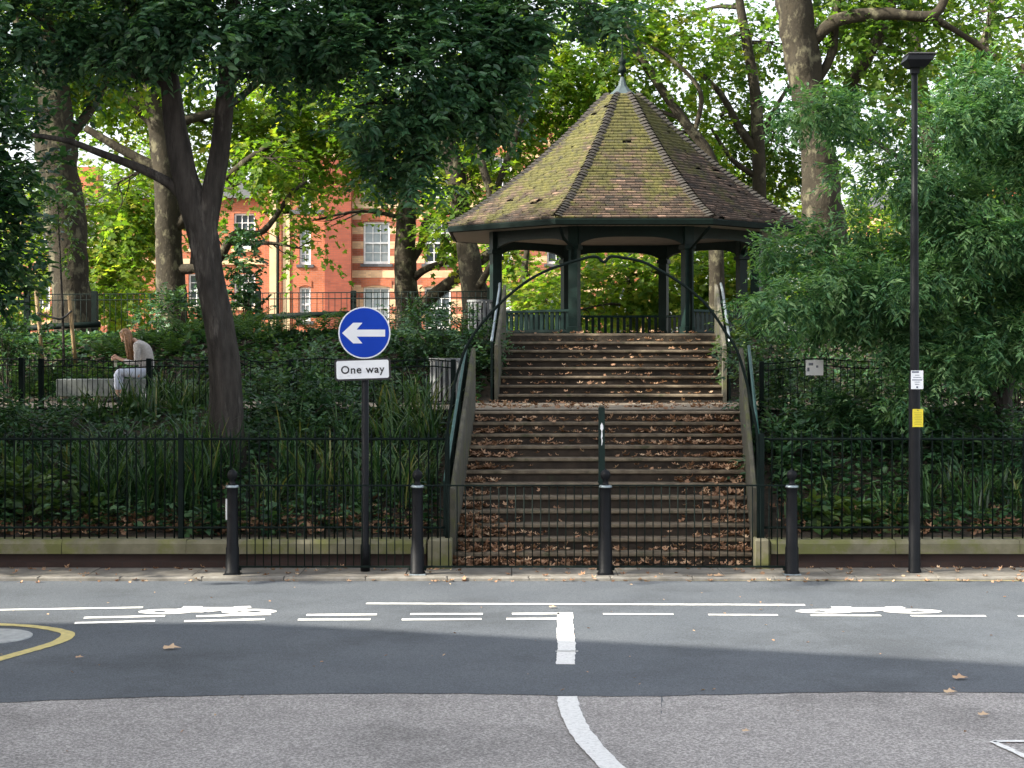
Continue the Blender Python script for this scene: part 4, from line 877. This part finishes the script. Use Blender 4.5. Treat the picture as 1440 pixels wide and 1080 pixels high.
tree('plane_tree', 'arching plane tree behind the bandstand roof', [(1010,470),(1005,300),(1000,225),(960,168),(920,110),(885,50),(870,-20)], [12,10,8,7,6,5,4], 43., [lp_(870,90,44,90,70), lp_(800,60,44,90,60), lp_(950,90,44,80,60), lp_(900,10,45,100,40), lp_(780,190,46,60,60), lp_(960,200,45,60,50), lp_(840,170,46,80,50)], 980, 10, .75, 0.167, 0.182, M['leafP'], PB, [([(960,168),(900,150),(850,165)], 3, 2), ([(975,190),(985,130),(940,80),(900,60)], 4, 2)], droop=.3, group=G, shape=LOBE, gap=.18, freq=.6, br=.04, sub=6)
tree('plane_tree', 'slender forked plane tree right of the bandstand roof', [(1072,470),(1070,340),(1068,280),(1066,200),(1062,130),(1050,60),(1035,-30)], [12,11,10,9,8,7,5], 46., [lp_(1010,60,47,80,60), lp_(1090,60,47,70,70), lp_(1020,170,48,60,50), lp_(1090,190,48,50,60), lp_(960,30,48,60,45), lp_(1050,260,48,70,40)], 700, 10, .75, 0.160, 0.175, M['leafP2'], PB, [([(1066,215),(1040,180),(1012,130),(980,100)], 7, 3), ([(1067,200),(1092,150),(1110,120)], 5, 2), ([(1068,250),(1030,225),(1000,180)], 5, 2)], droop=.3, group=G, wob=.12, **PL)
tree('plane_tree', 'massive burred plane trunk behind the feathery tree', [(1172,470),(1165,380),(1158,300),(1150,235),(1141,160),(1130,95),(1119,20),(1112,-80)], [34,32,29,25,20,27,24,20], 37., [lp_(1240,60,38,110,55), lp_(1350,50,39,110,60), lp_(1180,0,38,100,50), lp_(1430,20,39,80,60), lp_(1280,-20,39,150,40), lp_(1220,150,41,60,45)], 840, 10, .75, 0.152, 0.167, M['leafP2'], PB,
     [([(1138,60),(1180,28,-.3),(1240,20,-.5),(1310,22,-.5),(1332,-10,-.5)], 10, 6), ([(1150,110),(1168,80),(1176,20),(1178,-40)], 7, 5), ([(1190,130,1),(1220,80,1),(1250,20,1),(1262,-40,1)], 8, 6), ([(1310,22),(1370,60,.5),(1400,80,.5)], 5, 3)], droop=.3, group=G, wob=.30, shape=LOBE, gap=.42, freq=.6, br=.05, sub=6)
tree('plane_tree', 'plane tree with several thin stems at the far right behind the lamp head', [(1330,470),(1320,300),(1300,160),(1290,90),(1275,-30)], [14,12,10,9,7], 48., [lp_(1320,130,49,110,60), lp_(1420,130,49,90,80), lp_(1230,230,50,80,70), lp_(1350,30,50,120,50), lp_(1400,260,50,90,80)], 752, 10, .75, 0.160, 0.175, M['leafP2'], PB, [([(1305,200),(1360,120),(1390,40),(1400,-30)], 8, 5), ([(1318,280),(1400,200),(1440,90)], 7, 4)], droop=.3, group=G, shape=LOBE, gap=.40, freq=.6, br=.05, sub=6)
# sunlit woodland behind
far = [('bright yellow-green tree low behind the bandstand posts', 890, 400, 50., [lp_(870,400,50,80,45), lp_(960,390,50,80,60), lp_(1030,390,51,70,70), lp_(800,440,48,70,30), lp_(910,330,52,120,50)], 620),
       ('yellow-green tree glimpsed between the two left plane trunks', 160, 380, 56., [lp_(160,330,56,60,80), lp_(60,330,55,60,90), lp_(150,410,54,60,50), lp_(20,410,52,60,50), lp_(200,290,57,60,50)], 620),
       ('tall pale green tree beyond the flats behind the sign', 430, 150, 80., [lp_(440,100,80,120,90), lp_(330,120,82,110,80), lp_(560,100,82,110,80), lp_(250,180,82,70,60)], 500),
       ('tall tree rising beyond the bandstand roof on the right', 1020, 330, 62., [lp_(1010,300,62,110,70), lp_(1120,330,62,90,70), lp_(900,230,64,70,50)], 330),
       ('leafy green tree far right behind the feathery tree', 1350, 350, 58., [lp_(1300,330,58,120,90), lp_(1430,340,58,90,110), lp_(1200,400,56,90,70), lp_(1330,440,55,110,50)], 700),
       ('low spreading tree in front of the flats right of the wing', 740, 400, 55., [lp_(745,385,55,45,45), lp_(770,420,54,40,30), lp_(715,360,56,30,25)], 150)]
for lb, px, py, Y, lo, n in far:
    tree('background_tree', lb, [(px, 480), (px-4, py), (px+3, py-60)], [8,6,3], Y, lo, int(n*1.8), 10, .9, .20, .215, M['leafP'], PB, droop=.25, shape=LOBE, gap=.2, freq=.45, br=.06, gz_=0., group='trees beyond the mound', bias=.1)
# unseen tree added to shade mound and pavement, then dark tree at left edge
for lb, x, y, lo in (('broad dark unseen tree added to shade the mound and pavement', -15., 20.8, [(x_, y_, z_, 3.0, 3.0, 2.9) for x_ in (-12.5,-17,-21.5) for z_, y_ in ((5,20.3),(9,18.4),(13,16.3),(16.5,14.4))]+[(-13,23.5,8,3.2,3.2,3.4), (-14,24,12.5,3.5,3.2,3), (-19,23,12.5,3.6,3.5,3.5), (-12,27,9,3,3,3.2)]),
                     ('dark bushy tree hanging over the left edge of the picture', -8.6, 25., [(*PX(15,230,25.)[:3],.55,.9,.8), (*PX(5,330,25.)[:3],.5,.8,1.0), (*PX(-60,300,25.)[:3],.9,1.2,1.6), (*PX(-90,130,25)[:3],1.6,1.6,1.4), (*PX(0,170,25)[:3],.5,.6,.5)])):
    t = thing('shade_tree', lb, 'tree', (x, y, ground_z(x, y))); zz = ground_z(x, y); mb = MB(); sp = spline([(x,y,zz-.1),(x+.1,y,zz+2),(x-.1,y,zz+4.5)], 6); mb.tube(sp, np.linspace(.3,.2,len(sp)), 12, 0, .1); branches(mb, sp, lo, .06); mb.build('trunk', M['bark_dark'], t)
    big = x < -10
    foliage('crown', lo, 5600 if big else 700, 13, .7 if big else .42, .26 if big else .16, .15 if big else .075, M['leafA'], t, .15, 0. if big else .1)

# ------------------------------------------------------------------ shrubs, strap plants, ferns
def bush(label, lobes, n, per, slen, L, W_, lm, droop=.1, group=None, shape=OVAL, gap=.15):
    b0 = lobes[0]; z = ground_z(b0[0], b0[1]); t = thing('shrub', label, 'shrub', (b0[0], b0[1], z), group)
    mb = MB()
    for lb in lobes:
        for k in range(4): e = Vector(lb[:3])+Vector(rv(1)[0])*.5*lb[3]; s0 = Vector((b0[0]+random.uniform(-.1,.1), b0[1]+random.uniform(-.1,.1), z-.05)); mb.tube(spline([s0, (s0+e)/2+Vector(rv(1)[0])*.1, e], 3), [.016,.014,.013,.011,.009,.007,.005], 5)
    mb.build('stems', M['twig'], t); foliage('foliage', lobes, n, per, slen, L, W_, lm, t, droop, gap, 2., shape)
S_, L_ = M['leafS'], M['leafL']
bush('dark small-leaved shrub spilling beside the upper steps on the left', [lp_(640,470,28.6,60,38), lp_(690,490,28.5,32,30), lp_(590,480,28.8,45,35), lp_(650,520,28.,45,25)], 420, 12, .25, .075, .036, S_)
bush('dark rounded shrub behind the forked trunk, left of the sign pole', [lp_(400,565,23.6,70,46), lp_(460,595,23.0,55,44), lp_(365,605,23.2,45,40), lp_(520,560,24.2,45,34), lp_(420,530,24.6,60,34)], 640, 12, .28, .085, .04, S_)
bush('dark shrub against the right side of the upper steps', [lp_(1075,500,25.2,45,60), lp_(1110,560,24.6,60,50), lp_(1060,590,24,25,45)], 380, 12, .28, .09, .04, S_)
bush('mid green shrub below the bandstand\'s right side', [lp_(1050,455,30.,40,30), lp_(1090,470,29.5,40,40), lp_(1030,490,28.,20,40)], 240, 12, .26, .09, .045, L_)
bush('broad dark shrub behind the right railing, left of the lamp post', [lp_(1150,620,22.8,80,55), lp_(1230,600,23.2,60,50), lp_(1100,650,22.3,40,50)], 480, 12, .28, .10, .042, S_)
bush('dark shrub behind the right railing, right of the lamp post', [lp_(1340,610,23.,80,45), lp_(1420,640,22.6,60,50), lp_(1300,640,22.5,40,40)], 420, 12, .28, .10, .04, S_)
bush('leafy light green plant behind the left railing in the corner', [lp_(40,710,21.6,75,38), lp_(110,725,21.4,45,25), lp_(-20,700,21.7,60,40)], 190, 9, .25, .13, .08, L_)
bush('dark low shrub on the bank at the far left below the bench', [lp_(30,610,23.8,70,35), lp_(110,600,24.2,60,28), lp_(-30,590,24.2,60,40)], 320, 12, .26, .085, .04, S_)
bush('dark shrub on the upper bank beside the second plane trunk', [lp_(255,440,32.6,45,30), lp_(290,460,32.,30,26), lp_(215,445,33,22,22)], 260, 12, .26, .09, .045, S_)
bush('green shrub on the upper bank behind the sign', [lp_(420,487,31.2,60,14), lp_(520,475,31.4,60,18), lp_(590,455,31.,45,26)], 300, 12, .25, .08, .038, S_)
bush('ivy-clad dark shrub behind the forked trunk', [lp_(345,370,33.,16,60), lp_(345,440,32.8,24,30)], 150, 12, .22, .1, .07, S_)
bush('dark green shrub at the far left of the upper bank', [lp_(20,480,30.8,50,26), lp_(-40,470,31,50,30)], 200, 12, .26, .09, .05, S_)
bush('low green shrub beside the landing on the right behind the poster', [lp_(1180,545,26.5,55,35), lp_(1240,530,27,50,40), lp_(1130,520,27.4,30,30)], 260, 12, .26, .09, .04, S_)
bush('dark undergrowth shrub at the far right beneath the feathery tree', [lp_(1430,540,25.5,40,40), lp_(1380,510,27,60,30), lp_(1310,545,25.,50,30)], 260, 12, .26, .09, .04, S_)
BL_ = dict(shape=OVAL, gap=0)
bush('low broad-leaved plant at the foot of the right railing, right of the rightmost bollard', [lp_(1165,725,20.95,34,18), lp_(1205,735,20.95,26,14)], 34, 7, .2, .17, .10, L_, .2)
bush('low broad-leaved plant at the foot of the right railing, just left of the lamp post', [lp_(1245,728,20.95,30,16)], 22, 7, .2, .16, .095, L_, .2)
bush('low broad-leaved plant at the foot of the left railing beside the leftmost bollard', [lp_(300,735,20.95,34,16), lp_(360,738,20.95,30,14)], 34, 7, .2, .15, .09, S_, .2)
def blades(name, label, x, y, n, h, w, lm, lean=.5, group=None, cat='plant', bias=0., sd=.09):
    z = ground_z(x, y)-.03; V, Fc, rnd = [], [], []; m_ = 6
    for i in range(n):
        a = RS.rand()*2*pi; l = h*(.6+.6*RS.rand()); ln = lean*(.35+RS.rand()); bx, by = x+RS.randn()*sd, y+RS.randn()*sd; ww = w*(.7+.6*RS.rand()); r_ = np.clip(.38+.26*RS.randn()+bias, 0, 1)
        k = len(V); sx_, sy_ = -math.sin(a)*ww/2, math.cos(a)*ww/2
        for j in range(m_+1):
            u = j/m_; d = ln*l*u**1.8; zz = l*(u-.42*ln*u**2.6); f_ = (1-u**3)*(.55+.9*u*(1-u)) + .02
            V += [(bx+math.cos(a)*d+sx_*f_, by+math.sin(a)*d+sy_*f_, z+zz), (bx+math.cos(a)*d-sx_*f_, by+math.sin(a)*d-sy_*f_, z+zz)]
        for j in range(m_): Fc.append((k+2*j, k+2*j+1, k+2*j+3, k+2*j+2)); rnd.append(r_)
    o = np_mesh(name, np.array(V), np.array(Fc), lm, None, np.array(rnd), org=(x, y, z+.03)); return tag(o, label, cat, group)
def clumps(pxs, Y, label, group, h, n, bias=0.):
    for px, dy in pxs: Yk = Y+dy; blades('strap_plant', label, (px-CX)/F*Yk, Yk, n, h*random.uniform(.85,1.15), .03, M['strap'], random.uniform(.5,.8), group, bias=bias)
clumps([(150,.2),(180,.6),(205,.1),(235,.5),(262,.15),(290,.4),(130,.9),(160,1.3),(215,1.2),(270,1.1),(315,.9)], 21.3, 'dark strap-leaved clump behind the left railing, left of the forked trunk', 'strap plants left of the forked trunk', .95, 55, -.08)
clumps([(380,.2),(410,.7),(440,.2),(470,.6),(500,.25),(535,.5),(565,.2),(595,.5),(425,1.4),(490,1.4),(550,1.3),(600,1.4)], 21.3, 'strap-leaved clump with pale tips behind the left railing, around the sign pole', 'strap plants around the sign pole', .85, 48, .06)
clumps([(560,.0),(590,.3),(610,-.2),(540,.4)], 23.4, 'light strap-leaved clump on the bank below the litter bin', 'strap plants below the litter bin', .75, 45, .14)
clumps([(215,.2),(250,.0),(285,.4),(235,.8),(270,.9),(180,.5),(130,.6)], 24.4, 'grassy clump on the bank below the bench', 'grassy clumps below the bench', .7, 55, .1)
clumps([(60,.0),(100,.3),(20,.2)], 22.6, 'grassy clump on the left bank behind the railing corner', 'grassy clumps in the left corner', .6, 45)
clumps([(1305,.1),(1340,.3),(1370,.0),(1400,.35),(1430,.1)], 21.4, 'strap-leaved clump behind the right railing beyond the lamp post', 'strap plants right of the lamp post', .6, 40)
clumps([(1120,.1),(1165,.3),(1210,.0),(1250,.2)], 21.1, 'low strap-leaved plant behind the right railing before the lamp post', 'strap plants left of the lamp post', .45, 30, .05)
clumps([(20,.0),(355,.2),(380,-.1),(330,.1),(300,.2)], 31.3, 'spiky strap plant on the upper bank', 'spiky plants on the upper bank', .55, 45, -.02)
bush('broad dark shrub behind the railing beyond the right edge of the picture', [(8.6,22.6,1.5,1.2,.9,.7), (10.0,23.2,1.7,1.0,.9,.8), (9.3,24.5,2.,1.1,.9,.7)], 420, 12, .28, .10, .042, S_)
bush('dark shrub behind the railing beyond the left edge of the picture', [(-8.4,22.6,1.4,1.1,.8,.6), (-9.8,23.2,1.6,1.0,.9,.7)], 320, 12, .28, .10, .042, S_)
def fern(label, px, Y, size, group, n=14):
    x = (px-CX)/F*Y; z = ground_z(x, Y); Cn, A, Nn, L, W_ = [], [], [], [], []
    for i in range(n):
        a = 2*pi*i/n+RS.rand(); h = size*(.7+.5*RS.rand()); el = .9+.4*RS.rand()
        for j in range(2, 18):
            u = j/17; d = h*u*.85; zz = h*(math.sin(min(u*1.7, pi/2+.5))*.55*el); pos = np.array([x+math.cos(a)*d, Y+math.sin(a)*d, z+zz])
            for s_ in (-1, 1): Cn.append(pos); A.append([math.cos(a)*.35-s_*math.sin(a), math.sin(a)*.35+s_*math.cos(a), -.15]); Nn.append([-.3*math.cos(a), -.3*math.sin(a), 1]); L.append(h*.26*(1-u*.85)*min(1, u*4)); W_.append(h*.055)
    n_ = len(Cn); return tag(leaves('fern', np.array(Cn), np.array(A), np.array(Nn), np.array(L), np.array(W_), M['fern'], None, np.clip(.4+.25*RS.randn(n_), 0, 1), org=(x, Y, z)), label, 'fern', group)
for px, Y in ((120,30.4),(150,31),(180,30.6),(215,30.8),(240,30.3),(45,30.6),(75,30.9),(265,31)): fern('bright fern on the bank behind the bench', px, Y, .62, 'ferns behind the bench')
for px, Y in ((365,29.8),(400,30.2),(440,29.9),(470,30.3),(345,30.4),(500,29.8)): fern('bright fern on the upper bank left of the sign', px, Y, .6, 'ferns behind the sign')
# ivy and low ground cover nobody could count
def cover(name, label, n, lm, L, W_, fn, shape=OVAL, h=.12, bias=0., flat=False):
    Cn = np.array([fn() for _ in range(n)]); A = rv(n); A[:,2] = A[:,2]*.35+(.0 if flat else .1)
    Nn = np.array([0,0,1.])+rv(n)*(.45 if not flat else .35); k = RS.rand(n)
    o = leaves(name, Cn, A, Nn, L*(.6+.7*k), W_*(.6+.7*k), lm, None, np.clip(.4+.26*RS.randn(n)+bias, 0, 1), shape, org=(0,0,0)); tag(o, label, kind='stuff'); return o
def bank(x0, x1, y0, y1, h):
    def f():
        x = random.uniform(x0, x1); y = random.uniform(y0, min(y1, path_front(x)-.1) if y1 < 27 else y1); return (x, y, ground_z(x, y)+random.random()**2*h+.01)
    return f
cover('ground_cover', 'low ivy and leafy ground cover on the left bank', 11000, M['leafS'], .09, .07, bank(-11,-.9,20.75,26.5,.28))
cover('ground_cover', 'low ivy and leafy ground cover on the right bank', 10000, M['leafS'], .09, .07, bank(3.35,11.,20.75,26.5,.28))
def ub(x0, x1):
    def f():
        x = random.uniform(x0, x1); y = path_front(x)+3.55+random.random()*3.2; return (x, y, ground_z(x, y)+random.random()**2*.2*(1 if y < path_front(x)+4.8 else .25)+.01)
    return f
cover('ground_cover', 'leafy ground cover on the upper bank at the left', 14000, M['leafS'], .12, .07, ub(-11,-.5)); cover('ground_cover', 'leafy ground cover on the upper bank at the right', 5000, M['leafS'], .09, .06, ub(3.8,11))
# ------------------------------------------------------------------ fallen leaves
LP = []      # (full-width chance, left pile width m, right pile width m, count) per lower step, landing side first
PILE = [(.9,3.6,3.6,60),(.9,2.2,2.8,110),(.75,1.8,2.6,120),(.7,1.6,2.4,110),(.45,1.2,2.2,95),(.15,.7,1.8,75),(.12,.6,1.5,70),(.1,.5,1.0,55),(.15,.8,.9,55),(.1,.8,.7,50),(.5,1.3,.8,95),(.9,1.6,1.1,130)]
pts = []
for i, (ch, wl, wr, n) in enumerate(PILE):
    k = 11-i; y, z = NL[k] if k >= 0 else (20.6, 0)
    yb = NL[k+1][0] if k < 11 else y+1.2
    for q in range(int(n*1.55)):
        a, b = edge_l(y)+.02, edge_r(y)-.02; r_ = random.random()
        if r_ < (ch*.3 if i < 3 or i > 9 else ch*.08): x = random.uniform(a, b)
        elif r_ < .1+.9*(wl/(wl+wr)): x = a+abs(random.gauss(0, wl*.32))
        else: x = b-abs(random.gauss(0, wr*.32))
        if not a < x < b: continue
        yy = yb-abs(random.gauss(0, .10))-.02 if random.random() < .85 else random.uniform(y+.03, yb)
        pts.append((x, max(y+.01, min(yy, yb-.01)), z+.012+abs(random.gauss(0,.022))))
for q in range(330):          # foot of the stairs
    x = edge_l(20.6)+abs(random.gauss(0,.55)) if random.random() < .55 else random.uniform(edge_l(20.6), edge_r(20.6)); 
    if x < edge_r(20.6): pts.append((x, 20.58-abs(random.gauss(0,.08)), .012+abs(random.gauss(0,.03))))
for q in range(140):
    a, b = edge_l(20.9), edge_r(20.9); x = a+abs(random.gauss(0,.22)); k = random.choice((0,1,1,2)); y, z = NL[k]; pts.append((x+.03, random.uniform(y+.03, y+.27), z+.02+abs(random.gauss(0,.05))))
for k, (y, z) in enumerate(NU):
    for q in range(30): x = random.uniform(edge_l(y)+.05, edge_r(y)-.05); pts.append((x, y+random.uniform(.05,.3), z+.012+abs(random.gauss(0,.012))))
for q in range(120): x = random.uniform(-.6, 3.2); pts.append((x, random.uniform(23.75, 27.3), ZP+.02+abs(random.gauss(0,.012))))
it = iter(pts)
cover('fallen_leaves', 'drifts of dry brown leaves on the steps and landing', len(pts), M['dead'], .092, .08, lambda: next(it), CURL, flat=True)
def bl():
    if random.random() < .6: x = random.uniform(-9,-.95); y = 20.72+abs(random.gauss(0,.35))
    else: x = random.uniform(3.2,10.5); y = 20.72+abs(random.gauss(0,.4))
    return (x, y, ground_z(x, y)+.03+random.random()*.04)
cover('fallen_leaves', 'dry leaves lying on the soil behind the railings', 1300, M['dead'], .11, .095, bl, CURL, flat=True, bias=-.12)
cover('fallen_leaves', 'scattered dry leaves along the pavement and gutter', 330, M['dead'], .075, .06, lambda: (random.uniform(-8,8), *((random.uniform(19.5,20.3), .008) if random.random() < .35 else (20.3-abs(random.gauss(0,.1)), .008) if random.random() < .5 else (19.46-abs(random.gauss(0,.06)), ZM+.006))), CURL, flat=True, bias=.15)
cover('road_litter', 'tiny pale flecks of leaf litter on the road', 90, M['dead'], .03, .02, lambda: (random.uniform(-6,6), random.uniform(11,19.3), ZM+.004), OVAL, flat=True, bias=.4)
for (px, py), L, lb in (((242,913),.16,'large tan fallen leaf on the dark road at the left'), ((778,855),.08,'small brown fallen leaf by the white lines in the road'), ((1338,975),.11,'curled tan leaf at the edge of the dark asphalt on the right'), ((1385,1007),.09,'small tan leaf on the pale asphalt at the right'), ((112,926),.07,'small yellow leaf near the yellow road curve'), ((1352,955),.13,'whitish leaf on the dark road at the right'), ((1050,1030),.06,'pale leaf scrap on the near pale asphalt'), ((1012,814),.13,'yellowed leaf on the kerb before the right side of the steps')):
    x, y = GX(px, py, ZM) if py > 820 else (PX(px, py, 19.56)[0], 19.56); z = ZM+.012 if py > 820 else .01
    tag(leaves('fallen_leaf', np.array([[x-L/2, y, z]]), np.array([[1,.2,.06]]), np.array([[0,-.2,1.]]), np.array([L]), np.array([L*.8]), M['dead'], None, np.array([1. if 'white' in lb or 'pale' in lb or 'tan' in lb else .8]), LOBE, org=(x, y, z)), lb, 'leaf')
# poster on the right path fence
x, y, z = PX(1145, 517, path_front(4.2)-.04); y -= .02
t = thing('poster', 'white picture poster fixed to the path fence behind the right bank', 'poster', (x, y, z)); MB().box(x-.12, x+.12, y-.006, y, z-.105, z+.105).build('sheet', mat('poster_white', (.9,.9,.92), (.84,.84,.88), 5, .5), t)
mb = MB()
for a, b, c, d in ((-.08,-.02,.03,.065),(.02,.05,.0,.03),(-.10,-.07,-.05,.0)): mb.box(x+a, x+b, y-.009, y-.0062, z+c, z+d, 0)
mb.build('print', mat('poster_print', (.08,.09,.13), (.3,.32,.4), 20, .7), t)
# weed by the green post
blades('weed', 'small green weed growing beside the green post', gx+.07, GY+.02, 7, .16, .02, M['fern'], .7, None, 'weed', .2, .008).location.z = .0

# ------------------------------------------------------------------ light, world, camera
w = bpy.data.worlds.new('World'); bpy.context.scene.world = w; w.use_nodes = True
LD = Vector((1, .40, -.75)).normalized()
sky = w.node_tree.nodes.new('ShaderNodeTexSky'); sky.sky_type = 'NISHITA'; sky.sun_disc = False
sky.sun_elevation = math.asin(-LD.z); sky.sun_rotation = math.atan2(-LD.x, -LD.y); sky.dust_density = 3.; sky.air_density = 1.; sky.ozone_density = 1.
bg = w.node_tree.nodes['Background']; hs = w.node_tree.nodes.new('ShaderNodeHueSaturation'); hs.inputs['Saturation'].default_value = .35; hs.inputs['Value'].default_value = 1.15; w.node_tree.links.new(sky.outputs[0], hs.inputs['Color']); w.node_tree.links.new(hs.outputs[0], bg.inputs[0]); bg.inputs[1].default_value = .125
sl = bpy.data.lights.new('sun', 'SUN'); sl.energy = 4.2; sl.angle = math.radians(.6); sl.color = (1,.93,.80); so = bpy.data.objects.new('sun', sl); C.objects.link(so)
so.rotation_euler = LD.to_track_quat('-Z', 'Y').to_euler()
cam = bpy.data.cameras.new('camera'); co = bpy.data.objects.new('camera', cam); C.objects.link(co); co.location = (0,0,E); co.rotation_euler = (pi/2,0,0)
cam.sensor_width = 36; cam.lens = 36*F/1440; cam.shift_y = -(540-HY)/1440; cam.clip_end = 2000; cam.clip_start = .05
sc = bpy.context.scene; sc.camera = co
sc.view_settings.view_transform = 'Standard'; sc.view_settings.look = 'None'; sc.view_settings.exposure = 1.72; sc.view_settings.gamma = 1
